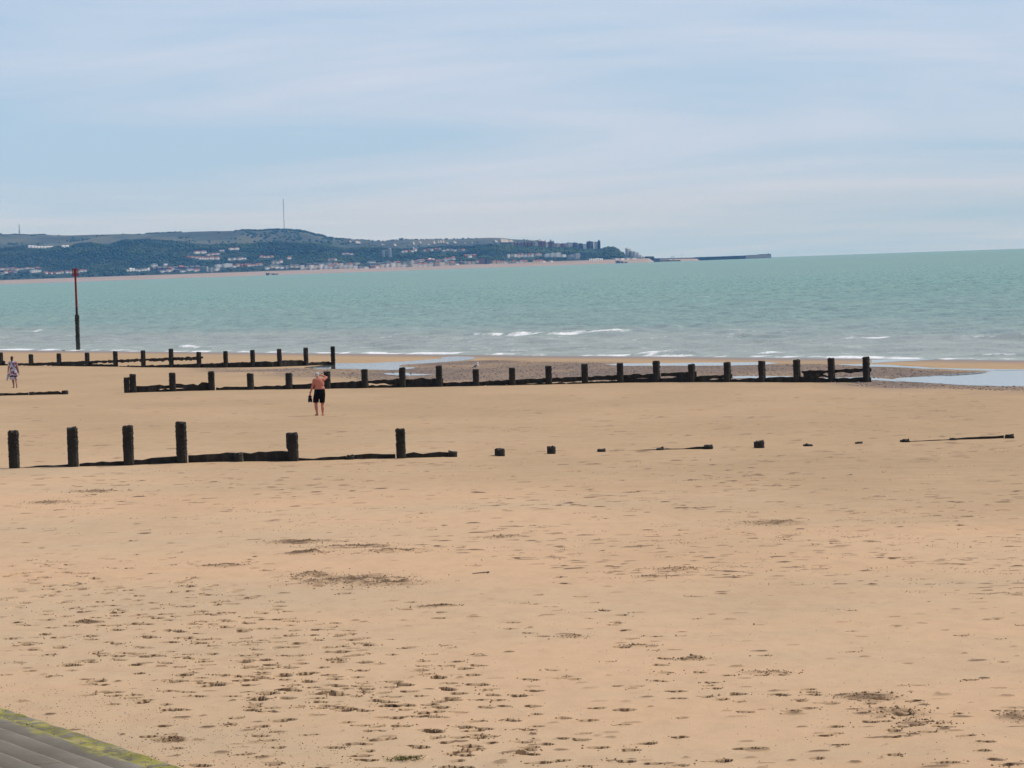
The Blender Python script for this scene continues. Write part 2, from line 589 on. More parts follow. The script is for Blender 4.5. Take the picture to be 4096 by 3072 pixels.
M['bill'] = simple('yellow_bill', (0.5, 0.33, 0.05), None, 30, 0.5)
M['leg_pink'] = simple('pinkish_leg', (0.42, 0.30, 0.20), None, 30, 0.6)

# ------------------------------------------------------------------ the beach
def upoly(pts, ox, oy, sc):
    return [(ox + x * sc, oy + y * sc) for x, y in pts]


def wpoly(pts):
    return [(p.x, p.y) for p in (hit(u, v) for u, v in pts)]


SHINGLE = wpoly([(765, 1472), (1000, 1476), (1270, 1474), (1560, 1482), (1640, 1470), (1610, 1462), (1700, 1452), (1850, 1446), (1960, 1441),
                 (2080, 1447), (2400, 1450), (2500, 1456), (3050, 1458), (3300, 1455), (3500, 1465), (3700, 1476), (3950, 1487), (4200, 1498),
                 (4200, 1569), (3800, 1557), (3600, 1553), (3450, 1546), (3350, 1537), (3300, 1527), (2600, 1527), (2000, 1533), (1500, 1520),
                 (1200, 1505), (900, 1488)])
POOLS = {
    'a': upoly([(350, 182), (700, 178), (1000, 165), (1200, 150), (1385, 136), (1400, 120), (1560, 113), (1680, 118), (1712, 130), (1690, 142),
                (1600, 155), (1400, 171), (1150, 188), (1010, 196), (990, 205), (1060, 216), (1140, 228), (1050, 240), (900, 247), (650, 240),
                (340, 233), (150, 236), (70, 216), (200, 206)], 1200, 1380, 0.4069),
    'b': upoly([(770, 284), (880, 279), (1010, 280), (1200, 285), (1330, 291), (1200, 300), (1000, 298), (850, 295)], 1200, 1380, 0.4069),
    'c': upoly([(1040, 195), (1180, 181), (1500, 177), (1760, 176), (2100, 173), (2400, 172), (2620, 171), (2740, 180), (2600, 196), (2280, 204),
                (1760, 208), (1200, 208)], 2000, 1380, 0.4069),
    'd': upoly([(2240, 362), (1900, 366), (1800, 382), (1790, 398), (1500, 424), (1100, 441), (800, 456), (740, 468), (900, 490), (1050, 500),
                (1250, 512), (1600, 532), (1900, 540), (2240, 541)], 3300, 1350, 0.3599),
    'e': upoly([(120, 298), (300, 296), (480, 291), (560, 300), (900, 322), (1300, 342), (1700, 352), (2240, 356), (2240, 368), (1850, 372),
                (1500, 360), (1100, 345), (700, 330), (500, 326), (300, 318)], 3300, 1350, 0.3599),
    'f': upoly([(515, 250), (700, 243), (1000, 240), (1320, 243), (1000, 258), (800, 270), (600, 283), (515, 286)], 3300, 1350, 0.3599),
    'g': upoly([(-200, 455), (100, 448), (420, 442), (740, 466), (880, 492), (620, 478), (500, 468), (300, 470), (0, 478)], 3300, 1350, 0.3599),
    'h': upoly([(560, 310), (840, 306), (1100, 311), (1180, 318), (840, 326), (560, 332)], 2700, 1380, 0.4069),
}


def polar(rows, cols):
    Y = np.repeat(rows[:, None], len(cols), 1)
    X = Y * cols[None, :]
    return X, Y


rows = [4.0, 12.0, 20.0, 27.0, 30.0]
y = 31.6
while y < 430:
    rows.append(y)
    y += (0.020 if y < 52 else 0.034) * (y / 34.0) ** 2
rows = np.array(rows)
cols = np.concatenate([-np.geomspace(1.2, 0.185, 12), np.arange(-0.175, 0.1751, 0.00083), np.geomspace(0.185, 1.2, 12)])
GX, GY = polar(rows, cols)
GS = shore_s(GX, GY)
GZ = ground_z(GX, GY)
GZ = GZ - np.clip(GS - (S_W + 3), 0, None) * 0.03
fade = smooth(160, 110, GY)
GZ += 0.06 * fbm(GX / 9, GY / 14, 3, 3) * smooth(150, 100, GY) + 0.022 * fbm(GX / 1.6, GY / 2.6, 5, 3) * fade
GZ += 0.010 * fbm(GX / 0.4, GY / 0.5, 9, 2) * smooth(100, 45, GY)
TURN_SHADE = np.zeros_like(GZ)

PRINTS, MOUNDS = [], []


def stamp(p, length, width, depth, ang, rim=0.35):
    R = length * 1.25
    r0, r1 = np.searchsorted(rows, [p.y - R, p.y + R])
    c0, c1 = np.searchsorted(cols, [(p.x - R) / p.y, (p.x + R) / p.y])
    if r1 <= r0 or c1 <= c0:
        return
    sl = (slice(r0, r1), slice(c0, c1))
    dx, dy = GX[sl] - p.x, GY[sl] - p.y
    ca, sa = math.cos(ang), math.sin(ang)
    a, bb = dx * ca + dy * sa, -dx * sa + dy * ca
    wd = width * (1.0 + 0.25 * np.sin(a / length * 4.0))
    wob = 0.22 * vnoise(GX[sl] / 0.05, GY[sl] / 0.05, 21)
    q = np.sqrt((a / (length / 2)) ** 2 + (bb / (wd / 2)) ** 2) + wob
    bowl = -depth * smooth(1.03, 0.95, q)
    TURN_SHADE[sl] = np.maximum(TURN_SHADE[sl], 0.95 * smooth(1.15, 1.05, q))  # paints shade into the pit and its walls, over damp sand
    ridge = 0.12 * depth * np.exp(-((q - 1.3) / 0.25) ** 2) * (0.6 + vnoise(GX[sl] / 0.09, GY[sl] / 0.09, 4))
    GZ[sl] += bowl + np.clip(ridge, 0, None)


def rand_poly(poly, n):
    us = [q[0] for q in poly]
    vs = [q[1] for q in poly]
    out = []
    while len(out) < n:
        u = RNG.uniform(min(us), max(us), 400)
        v = RNG.uniform(min(vs), max(vs), 400)
        ok = in_poly(u, v, poly)
        out += list(zip(u[ok], v[ok]))
    return out[:n]


def add_prints(poly, n, dmul=1.0, lmul=1.0):
    for u, v in rand_poly(poly, n):
        p = hit(u, v)
        PRINTS.append((p, RNG.uniform(0.12, 0.27) * lmul, RNG.uniform(0.11, 0.20) * lmul, RNG.uniform(0.07, 0.13) * dmul,
                       RNG.normal(-0.2, 0.5)))


add_prints([(0, 2280), (450, 2290), (900, 2330), (1250, 2460), (1650, 2600), (2000, 2760), (2100, 2900), (1500, 2880), (900, 2780), (300, 2620), (0, 2560)], 120)
add_prints([(0, 2560), (700, 2640), (1300, 2760), (2000, 2880), (2300, 3072), (800, 3072), (500, 2900), (0, 2720)], 130)
add_prints([(1900, 2700), (2700, 2740), (3400, 2780), (4096, 2840), (4096, 3072), (1500, 3072)], 72)
add_prints([(1500, 2560), (2200, 2620), (3000, 2640), (4096, 2700), (4096, 2850), (2000, 2780)], 26, 0.7, 0.8)
add_prints([(2000, 2380), (4096, 2360), (4096, 2680), (2300, 2600)], 26, 0.5, 0.75)
add_prints([(0, 2180), (1100, 2220), (900, 2330), (0, 2290)], 26, 0.6, 0.8)
add_prints([(0, 1900), (4096, 1830), (4096, 2350), (0, 2200)], 60, 0.6, 1.0)
# walking trails: pairs of steps
for (u0, v0, u1, v1) in ((0, 2275, 1900, 2770), (0, 2335, 2050, 2840), (0, 2400, 2150, 2900), (0, 2470, 2000, 2950), (160, 2250, 2350, 2880), (480, 2265, 2000, 2700), (0, 2550, 1850, 3010), (250, 2590, 2300, 3060), (700, 2330, 1900, 2860), (50, 2300, 1500, 2800),
                         (100, 2240, 1000, 2520), (700, 2260, 2300, 2900), (1650, 2420, 3400, 2830), (2500, 2680, 4090, 2990), (250, 2420, 1700, 2860),
                         (1000, 2640, 2700, 3060), (2600, 2580, 2250, 2300), (1800, 2480, 900, 2230), (2900, 2120, 3700, 2230), (2100, 2020, 900, 2120)):
    p, q = hit(u0, v0), hit(u1, v1)
    d = (q - p)
    n = int(d.length / 0.68)
    ang = math.atan2(d.y, d.x)
    for k in range(n):
        w = p + d * (k / max(n, 1))
        side = 0.11 if k % 2 else -0.11
        w = Vector((w.x - math.sin(ang) * side + RNG.normal(0, .13), w.y + math.cos(ang) * side + RNG.normal(0, .22), 0))
        if RNG.uniform() < 0.22:
            continue
        PRINTS.append((w, RNG.uniform(0.16, 0.28), RNG.uniform(0.12, 0.18), RNG.uniform(0.06, 0.11), ang + RNG.normal(0, .15)))
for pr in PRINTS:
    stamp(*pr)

# dug-over mounds of damp sand: (u, v, half width m, half depth m, height m, tilt)
for (u, v, a, bb, h) in ((1390, 2322, 1.15, 1.2, 0.03), (1240, 2303, 0.42, 0.7, 0.05), (1530, 2332, 0.8, 1.0, 0.03), (1200, 2168, 0.8, 0.7, 0.03),
                         (1420, 2186, 0.9, 0.6, 0.03), (1600, 2205, 0.7, 0.6, 0.04), (1235, 2212, 0.5, 0.5, 0.05), (880, 2262, 0.5, 0.4, 0.03),
                         (3480, 2790, 0.45, 0.5, 0.03), (3590, 2850, 0.5, 0.55, 0.03), (3710, 2890, 0.35, 0.3, 0.012), (4085, 2860, 0.3, 0.6, 0.03),
                         (3085, 2087, 0.75, 1.0, 0.04), (2710, 2275, 0.5, 0.5, 0.03), (2610, 2308, 0.3, 0.35, 0.04), (1750, 2425, 0.35, 0.25, 0.025),
                         (2280, 2550, 0.3, 0.25, 0.03), (2560, 2590, 0.28, 0.2, 0.03), (380, 1965, 0.8, 0.8, 0.03), (200, 2010, 0.7, 0.8, 0.03),
                         (3080, 2690, 0.35, 0.3, 0.025), (2770, 2640, 0.25, 0.2, 0.04), (350, 2490, 0.3, 0.25, 0.03), (2010, 2148, 0.4, 0.4, 0.03), (700, 2960, 0.16, 0.12, 0.03)):
    p = hit(u, v)
    MOUNDS.append((p, a, bb, h))
    R = max(a, bb) * 1.6
    r0, r1 = np.searchsorted(rows, [p.y - R, p.y + R])
    c0, c1 = np.searchsorted(cols, [(p.x - R) / p.y, (p.x + R) / p.y])
    sl = (slice(r0, r1), slice(c0, c1))
    q = np.sqrt(((GX[sl] - p.x) / a) ** 2 + ((GY[sl] - p.y) / bb) ** 2) + 0.5 * fbm(GX[sl] / 0.35, GY[sl] / 0.35, 31, 3)
    k = smooth(1.05, 0.25, q)
    GZ[sl] += h * k * (0.6 + 1.5 * fbm(GX[sl] / 0.16, GY[sl] / 0.22, 33, 3))
    TURN_SHADE[sl] = np.maximum(TURN_SHADE[sl], (0.85 if u < 1800 and v > 2150 else 0.6) * k * np.clip(0.7 + 1.2 * fbm(GX[sl] / 0.3, GY[sl] / 0.3, 35, 3), 0, 1))

# scuffed damp streaks, small and many, thickest across the middle distance
def scuff(p, a, bb, h, k):
    r0, r1 = np.searchsorted(rows, [p.y - bb * 1.5 - 0.2, p.y + bb * 1.5 + 0.2])
    c0, c1 = np.searchsorted(cols, [(p.x - a * 1.5) / p.y, (p.x + a * 1.5) / p.y])
    if r1 <= r0 or c1 <= c0:
        return
    sl = (slice(r0, r1), slice(c0, c1))
    q = np.sqrt(((GX[sl] - p.x) / a) ** 2 + ((GY[sl] - p.y) / bb) ** 2) + 0.9 * fbm(GX[sl] / 0.12, GY[sl] / 0.3, 131, 3)
    w = smooth(1.0, 0.55, q)
    GZ[sl] += h * w
    TURN_SHADE[sl] = np.maximum(TURN_SHADE[sl], k * w)


MID = [(0, 1890), (1000, 1880), (2000, 1860), (4096, 1790), (4096, 2380), (2700, 2330), (1700, 2200), (0, 2120)]
for u, v in rand_poly(MID, 1500):
    dn = float(vnoise(np.array(u / 420), np.array(v / 45), 133)) + 0.5
    if RNG.uniform() > 0.05 + 1.0 * dn * dn * 1.6:
        continue
    pp = hit(u, v)
    scuff(pp, RNG.uniform(0.05, 0.24), RNG.uniform(0.05, 0.11) * (pp.y / 55) ** 1.4, RNG.uniform(0.003, 0.012), RNG.uniform(0.35, 0.95))
for u, v in rand_poly([(0, 1590), (4096, 1570), (4096, 1850), (0, 1880)], 420):
    scuff(hit(u, v), RNG.uniform(0.06, 0.35), RNG.uniform(0.2, 0.45), RNG.uniform(0.006, 0.02), RNG.uniform(0.15, 0.6))
for u, v in rand_poly([(0, 2120), (4096, 2360), (4096, 3072), (720, 3072), (0, 2830)], 330):
    scuff(hit(u, v), RNG.uniform(0.03, 0.16), RNG.uniform(0.03, 0.10), RNG.uniform(0.004, 0.018), RNG.uniform(0.2, 0.8))

edge = 1.6 * fbm(GX / 5, GY / 9, 41, 4)
shing = np.zeros_like(GZ)
far = GY > 120
for ox, oy in ((0, 0), (0.5, 1.6), (-0.5, -1.6), (1.0, -2.6), (-1.0, 2.6), (1.4, 4.0), (-1.4, -4.0)):
    shing[far] += in_poly(GX[far] + edge[far] * 0.8 + ox, GY[far] + edge[far] * 4.0 + oy, SHINGLE).astype(float) / 7
shing = np.clip(shing * (1.0 + 0.9 * fbm(GX / 6, GY / 14, 49, 3)), 0, 1)
wet = 0.9 * smooth(S_W - 9, S_W - 0.5, GS + 1.5 * fbm(GX / 12, GY / 20, 43, 3)) * (GY > 150)
damp = np.clip(smooth(29, 60, GS + 16 * fbm(GX / 16, GY / 30, 45, 4)) * 0.85 + 0.4 * fbm(GX / 4, GY / 9, 46, 4), 0, 1)
damp = np.maximum(damp, smooth(82, 112, GS) * (0.85 + 0.3 * fbm(GX / 5, GY / 12, 48, 3)))
damp = np.maximum(damp, 0.7 * smooth(0.35, 0.62, fbm(GX / 4, GY / 26, 47, 3) + 0.35 * (GY > 140)) * (GY > 120))
# the pools lie in shallow hollows
for k, pl in POOLS.items():
    wp = wpoly(pl)
    ins = np.zeros_like(GZ, bool)
    ins[far] = in_poly(GX[far], GY[far], wp)
    POOLS[k] = wp
V = np.stack([GX, GY, GZ], -1).reshape(-1, 3)
sand = link('sand', mesh('sand', V, grid_faces(*GX.shape), M['sand'], False, {'damp': damp, 'wet': wet, 'shingle': shing, 'turned_shade': TURN_SHADE}))
tag(sand, 'wide buff sandy beach with footprints and dug patches', None, None, 'structure')


def sand_z(x, y):
    r = int(np.clip(np.searchsorted(rows, y), 1, len(rows) - 1))
    c = int(np.clip(np.searchsorted(cols, x / y), 1, len(cols) - 1))
    t, q = (y - rows[r - 1]) / (rows[r] - rows[r - 1]), (x / y - cols[c - 1]) / (cols[c] - cols[c - 1])
    a = GZ[r - 1, c - 1] * (1 - q) + GZ[r - 1, c] * q
    bb = GZ[r, c - 1] * (1 - q) + GZ[r, c] * q
    return a * (1 - t) + bb * t


# pool sheets
for k, wp in POOLS.items():
    n = len(wp)
    pts = []
    for i in range(n):
        p, q = Vector(wp[i]), Vector(wp[(i + 1) % n])
        for j in range(6):
            w = p.lerp(q, j / 6)
            nz = float(fbm(np.array(w.x / 1.7), np.array(w.y / 5), 51, 3))
            pts.append((w.x + nz * 0.35, w.y + nz * 1.6))
    bm = bmesh.new()
    vs = [bm.verts.new((x, yy, ground_z(x, yy) + 0.012)) for x, yy in pts]
    bm.faces.new(vs)
    bmesh.ops.triangulate(bm, faces=bm.faces[:])
    bm.normal_update()
    for f in bm.faces:
        if f.normal.z < 0:
            f.normal_flip()
    me = bpy.data.meshes.new('tide_pool')
    bm.to_mesh(me)
    bm.free()
    me.materials.append(M['pool'])
    tag(link('tide_pool', me), 'shallow water lying on the foreshore', None, None, 'structure')

# ------------------------------------------------------------------ the sea
srows = list(np.arange(185, 420, 0.62))
y = 420.0
st = 0.62
while y < 1900:
    srows.append(y)
    st = 0.62 * (y / 420) ** 1.7
    y += st
srows += list(np.geomspace(1960, 34000, 52))
srows = np.array(srows)
scols = np.concatenate([-np.geomspace(0.62, 0.19, 8), np.arange(-0.18, 0.1801, 0.0011), np.geomspace(0.19, 0.62, 8)])
SX, SY = polar(srows, scols)
SS = shore_s(SX, SY)
ST = -NY * SX + NX * SY
D0 = SS - S_W
near = smooth(2200, 700, SY)
SZ = np.zeros_like(SX)
for lam, amp, dang, seed in ((17, 0.085, 0.10, 61), (11, 0.075, -0.18, 62), (7.2, 0.075, 0.3, 63), (4.6, 0.07, -0.45, 64), (3.1, 0.05, 0.7, 65)):
    ca, sa = math.cos(dang), math.sin(dang)
    kx, ky = NX * ca - NY * sa, NX * sa + NY * ca
    ph = (kx * SX + ky * SY) * 2 * math.pi / lam + 5.0 * fbm(SX / 28, SY / 28, seed, 3)
    env = 0.55 + 1.1 * (vnoise(SX / 13, SY / 13, seed + 9) + 0.25)
    w = np.sin(ph)
    SZ += 1.0 * amp * env * (w + 0.25 * np.cos(2 * ph)) * (SY < 2200)
SZ *= near * smooth(0.0, 14, D0) * (0.8 + 0.4 * smooth(10, 60, D0))
FOAM = np.zeros_like(SZ)
CREST = [  # (u0, v0, u1, v1, half width m, height m, foam)
    (1815, 1338, 1925, 1338, 1.2, 0.20, 0.8), (1950, 1338, 2060, 1338, 1.6, 0.28, 0.9), (2050, 1338, 2225, 1338, 2.2, 0.36, 1.0),
    (2215, 1337, 2530, 1332, 2.8, 0.42, 1.1), (2520, 1335, 2580, 1334, 1.4, 0.28, 0.5), (2580, 1311, 2625, 1309, 1.2, 0.34, 0.9),
    (2625, 1312, 2700, 1313, 1.2, 0.34, 0.35), (3375, 1361, 3660, 1357, 2.2, 0.42, 1.1), (3640, 1358, 3820, 1358, 1.4, 0.34, 0.45),
    (3880, 1355, 4200, 1350, 1.7, 0.36, 0.9), (1843, 1401, 1910, 1398, 1.0, 0.26, 1.0), (1925, 1396, 1960, 1395, 0.8, 0.26, 0.8),
    (1990, 1412, 2115, 1411, 1.2, 0.26, 0.9), (2150, 1403, 2185, 1402, 1.2, 0.30, 1.1), (2180, 1403, 2260, 1402, 0.8, 0.30, 0.2),
    (2300, 1399, 2350, 1397, 0.8, 0.28, 0.8), (2350, 1398, 2560, 1396, 0.8, 0.28, 0.3), (2540, 1422, 2765, 1421, 1.4, 0.24, 1.0),
    (3020, 1423, 3160, 1421, 1.3, 0.26, 1.0), (122, 1326, 166, 1321, 1.2, 0.3, 0.8), (150, 1309, 174, 1307, 0.9, 0.25, 0.65),
    (-40, 1314, 18, 1312, 0.9, 0.25, 0.6), (20, 1323, 120, 1322, 1.2, 0.3, 0.1), (3900, 1424, 4200, 1424, 1.2, 0.2, 0.9),
    (700, 1391, 860, 1397, 1.2, 0.24, 1.0), (2700, 1332, 2960, 1338, 1.6, 0.15, 0.45), (2900, 1330, 3200, 1336, 1.6, 0.15, 0.4),
    (3050, 1345, 3330, 1340, 1.6, 0.12, 0.35), (2930, 1354, 3120, 1352, 1.0, 0.3, 0.05), (3000, 1392, 3160, 1390, 1.2, 0.3, 0.05),
    (3250, 1398, 3420, 1396, 1.2, 0.3, 0.05), (2080, 1370, 2260, 1369, 1.2, 0.26, 0.05), (900, 1352, 1130, 1352, 1.2, 0.24, 0.05),
    (1380, 1330, 1500, 1330, 1.2, 0.24, 0.1), (2200, 1322, 2420, 1321, 1.2, 0.26, 0.05), (1500, 1392, 1640, 1392, 1.0, 0.24, 0.1)]
for (u0, v0, u1, v1, hw, hh, fm) in CREST:
    hw *= 0.72
    fm *= 0.8
    p, q = sea_hit(u0, v0), sea_hit(u1, v1)
    d = Vector((q.x - p.x, q.y - p.y))
    L = d.length
    d /= L
    ax = (SX - p.x) * d.x + (SY - p.y) * d.y
    nn = -(SX - p.x) * d.y + (SY - p.y) * d.x
    if d.x * NY - d.y * NX < 0:
        pass
    jit = 1.0 * fbm(ax / 5 + u0, ax * 0 + v0, 71, 3)
    along = smooth(-0.08 * L - 1, 0.06 * L + 1, ax) * smooth(1.08 * L + 1, 0.94 * L - 1, ax)
    nn = nn + jit
    SZ += hh * along * np.exp(-np.where(nn > 0, nn / (hw * 2.0), nn / (hw * 0.8)) ** 2) * (0.75 + 0.7 * vnoise(ax / 3.0, nn * 0 + v0, 72))
    fo_m = along * smooth(1.0, 0.35, np.abs((nn + 0.15 * hw) / hw)) * np.clip(0.75 + 1.6 * fbm(SX / 1.4, SY / 1.6, 73, 3), 0, 1.3)
    FOAM = np.maximum(FOAM, fm * fo_m)
# swash along the water's edge
wob = 1.1 * fbm(ST / 14, SS * 0, 74, 4)
sw = smooth(1.7, 0.3, np.abs(D0 - 0.7 + wob)) * np.clip(0.6 + 2.2 * fbm(SX / 1.6, SY / 3.2, 75, 3) + 0.5 * vnoise(ST / 9, ST * 0, 77), 0, 1)
FOAM = np.maximum(FOAM, sw)
SZ += 0.10 * smooth(2.6, 0.4, np.abs(D0 - 2.0 + wob)) * (0.6 + vnoise(ST / 4, ST * 0, 76))
# whitecaps further out, few
caps = smooth(0.405, 0.44, vnoise(SX / 7, SY / 5, 81)) * smooth(0.25, 0.4, vnoise(SX / 31, SY / 60, 82)) * (D0 > 30) * (SY < 1500)
FOAM = np.maximum(FOAM, caps * 0.4)
# thin foam lace in the surf zone
lace = smooth(0.30, 0.46, fbm(SX / 1.8, SY / 2.4, 83, 3)) * smooth(60, 35, D0) * smooth(0, 5, D0) * 0.42
FOAM = np.clip(np.maximum(FOAM, lace), 0, 1)
turb_a = np.clip(smooth(85, 8, D0 + 26 * fbm(SX / 40, SY / 70, 85, 3)) + 0.3 * smooth(320, 60, D0 + 80 * fbm(SX / 60, SY / 160, 86, 3)), 0, 1)
V = np.stack([SX, SY, SZ], -1).reshape(-1, 3)
sea = link('sea', mesh('sea', V, grid_faces(*SX.shape), M['sea'], True, {'foam': FOAM, 'turbid': turb_a}))
tag(sea, 'turquoise sea with small breakers along the shore', None, None, 'structure')

#@@PART2
# ------------------------------------------------------------------ sea wall (stepped revetment)
A0, A1 = hit(0, 2830), hit(720, 3072)
wd = Vector((A1.x - A0.x, A1.y - A0.y)).normalized()           # along the toe, towards the viewer
wn_ = Vector((wd.y, -wd.x))                                     # up the wall
if wn_.x > 0:
    wn_ = -wn_
W_ORG = Vector((A0.x, A0.y, ground_z(A0.x, A0.y)))
wall = empty('sea_wall', W_ORG)
tag(wall, 'stepped concrete sea wall with green weed along its foot, lower left corner', 'wall')
TREAD, RISE = 0.52, 0.105


def wall_slab(i, t0, t1, tread, rise, first):
    """one block of one step: a worn, slightly uneven top"""
    nt_, nw = max(2, int((t1 - t0) / 0.18)), 7
    vs, fs, al, ns_ = [], [], [], []
    seed = i * 13 + int(t0 * 7)
    for a in range(nt_ + 1):
        t = t0 + (t1 - t0) * a / nt_
        for k in range(nw + 1):
            q = k / nw
            o = wn_ * (i * tread + q * tread) + wd * t
            z = (i + 1) * rise + KS * 0.0
            jit = 0.010 * float(vnoise(np.array(t * 3.1), np.array(q * 3 + i * 5), 3))
            if k == 0:
                jit -= 0.025
            if first:
                jit += 0.02 * float(vnoise(np.array(t * 9.0), np.array(q * 7), 5))
            z0 = ground_z(W_ORG.x + o.x, W_ORG.y + o.y) - W_ORG.z
            # toe follows the sand, the steps are level along the wall
            slope = (ground_z(W_ORG.x + wd.x * t, W_ORG.y + wd.y * t) - W_ORG.z)
            vs.append((o.x, o.y, z + slope + jit - (RISE - 0.03)))
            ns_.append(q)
            edge_n = float(vnoise(np.array(t * 1.7), np.array(i * 3.0), 8)) + 0.5
            al.append(1.0 if i == 0 else (0.9 if (i == 1 and q < 0.05 + 0.35 * edge_n) else 0.0))
    W = nw + 1
    for a in range(nt_):
        for k in range(nw):
            fs.append((a * W + k, a * W + k + 1, (a + 1) * W + k + 1, (a + 1) * W + k))
    # skirt: riser at the front, ends, down below the next surface
    base = len(vs)
    for a in range(nt_ + 1):
        x, yy, z = vs[a * W]
        vs.append((x, yy, z - 0.45))
        al.append(al[a * W])
        ns_.append(0)
    for a in range(nt_):
        fs.append((a * W, (a + 1) * W, base + a + 1, base + a))
    for a in (0, nt_):
        b0 = len(vs)
        for k in range(W):
            x, yy, z = vs[a * W + k]
            vs.append((x, yy, z - 0.45))
            al.append(al[a * W + k])
            ns_.append(0)
        for k in range(nw):
            q = (a * W + k, a * W + k + 1, b0 + k + 1, b0 + k)
            fs.append(q if a else q[::-1])
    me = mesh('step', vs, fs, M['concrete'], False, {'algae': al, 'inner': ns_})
    return me


for i in range(26):
    off = (i * 2.3) % 5.0
    t = -14.0 + off * 0.6
    while t < 34:
        t1 = t + 5.0
        near_view = -4 < t < 12 and i < 14
        if near_view or (t + 5 > -8 and t < 34):
            link('step', wall_slab(i, t + 0.008, t1 - 0.008, TREAD, RISE, i == 0), wall)
        t = t1
top_i = 26 * TREAD
mbp = MB()
pv = []
for t in (-14, 40):
    for q, z in ((top_i, 26 * RISE - 0.08), (top_i + 14, 26 * RISE + 0.15)):
        o = wn_ * q + wd * t
        slope = (ground_z(W_ORG.x + wd.x * t, W_ORG.y + wd.y * t) - W_ORG.z)
        pv.append((o.x, o.y, z + slope * 0))
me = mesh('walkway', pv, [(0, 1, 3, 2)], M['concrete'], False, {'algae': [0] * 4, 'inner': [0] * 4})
link('walkway', me, wall)
# weed tufts hanging on the lowest step
tv, tf = [], []
for k in range(1100):
    t = RNG.uniform(-3, 12)
    q = abs(RNG.normal(0, 0.22))
    if float(vnoise(np.array(t * 1.1), np.array(q * 2), 12)) < -0.12:
        continue
    o = wn_ * q + wd * t
    slope = (ground_z(W_ORG.x + wd.x * t, W_ORG.y + wd.y * t) - W_ORG.z)
    step_i = int(q / TREAD)
    z = W_ORG.z + slope + 0.025 + step_i * RISE
    c0 = Vector((W_ORG.x + o.x, W_ORG.y + o.y, z))
    d = Vector((RNG.normal(), RNG.normal(), RNG.uniform(0.2, 0.7))).normalized() * RNG.uniform(0.012, 0.035)
    s_ = Vector((RNG.normal(), RNG.normal(), 0)).normalized() * 0.012
    n = len(tv)
    tv += [c0 - s_, c0 + s_, c0 + d]
    tf.append((n, n + 1, n + 2))
weed = link('weed', mesh('weed', tv, tf, M['weed']))
tag(weed, 'short green weed on the foot of the sea wall', 'weed', None, 'stuff')

# ------------------------------------------------------------------ groynes
def post_mesh(w, h, seed, below=0.5, ragged=0.02, lean=(0, 0), mat='timber', round_top=0.02):
    """square-section timber with rounded arrises, weed-roughened sides and a worn head"""
    rg = np.random.default_rng(seed)
    nring, ns = int(min(34, max(8, h / 0.035))), 16
    vs, fs = [], []
    zs = np.concatenate([[-below], np.linspace(0, h, nring)])
    for iz, z in enumerate(zs):
        k = z / h if z > 0 else 0
        sh = 1.0
        if h - z < 0.02:
            sh = 0.90
        for a in range(ns):
            t = 2 * math.pi * (a + 0.5) / ns
            c, s = math.cos(t), math.sin(t)
            r = 0.5 * w / max(abs(c), abs(s)) ** 0.82
            r *= sh
            r += rg.normal(0, ragged) * (0.3 + 0.9 * min(1, k * 1.6)) * (1 if z > 0 else 0.3)
            vs.append((c * r + lean[0] * z, s * r + lean[1] * z, z + (rg.normal(0, round_top) if iz == len(zs) - 1 else 0)))
    for i in range(len(zs) - 1):
        for a in range(ns):
            fs.append((i * ns + a, i * ns + (a + 1) % ns, (i + 1) * ns + (a + 1) % ns, (i + 1) * ns + a))
    n = len(vs)
    ttop = (len(zs) - 1) * ns
    vs.append((lean[0] * h, lean[1] * h, h + 0.015))
    for a in range(ns):
        fs.append((ttop + a, ttop + (a + 1) % ns, n))
    return mesh('post', vs, fs, M[mat])


class Line:
    """base line of a groyne along the sand: photo pixels of its foot -> world"""
    def __init__(self, pts, back=0.0):
        self.u = [p[0] for p in pts]
        self.v = [p[1] for p in pts]

    def foot(self, u):
        v = float(np.interp(u, self.u, self.v))
        p = hit(u, v)
        return Vector((p.x, p.y, sand_z(p.x, p.y))), v

    def z_at(self, u, v):        # height above the foot of a point seen at (u, v) in the plane of the groyne
        p, vb = self.foot(u)
        return (vb - v) * p.y / F


def plank_mesh(line, org, top, bot=None, th=0.075, seed=0, rag=0.02, back=0.10, step=0.22, ragb=None):
    rg = np.random.default_rng(seed)
    us = [t[0] for t in top]
    u0, u1 = us[0], us[-1]
    p0, p1 = line.foot(u0)[0], line.foot(u1)[0]
    n = max(2, int((p1 - p0).length / step))
    d = (p1 - p0)
    nrm = Vector((-d.y, d.x, 0)).normalized()
    if nrm.y < 0:
        nrm = -nrm
    vs, fs = [], []
    for k in range(n + 1):
        u = u0 + (u1 - u0) * k / n
        p, vb = line.foot(u)
        zt = line.z_at(u, float(np.interp(u, us, [t[1] for t in top])))
        zb = -0.35 if bot is None else line.z_at(u, float(np.interp(u, [t[0] for t in bot], [t[1] for t in bot])))
        e = rag if 0 < k < n else rag * 0.3
        zt += rg.normal(0, e)
        if bot is not None:
            zb += rg.normal(0, (ragb if ragb is not None else rag))
            zb = min(zb, zt - 0.05)
        q = p + nrm * (back + rg.normal(0, 0.006)) - org
        for (o, z) in ((0, zb), (0, zt), (th, zt + rg.normal(0, 0.008)), (th, zb)):
            vs.append((q.x + nrm.x * o, q.y + nrm.y * o, q.z + z))
    for k in range(n):
        a, b2 = k * 4, k * 4 + 4
        for j in range(4):
            fs.append((a + j, a + (j + 1) % 4, b2 + (j + 1) % 4, b2 + j))
    fs.append((3, 2, 1, 0))
    e = n * 4
    fs.append((e, e + 1, e + 2, e + 3))
    return mesh('plank', vs, fs, M['timber'])


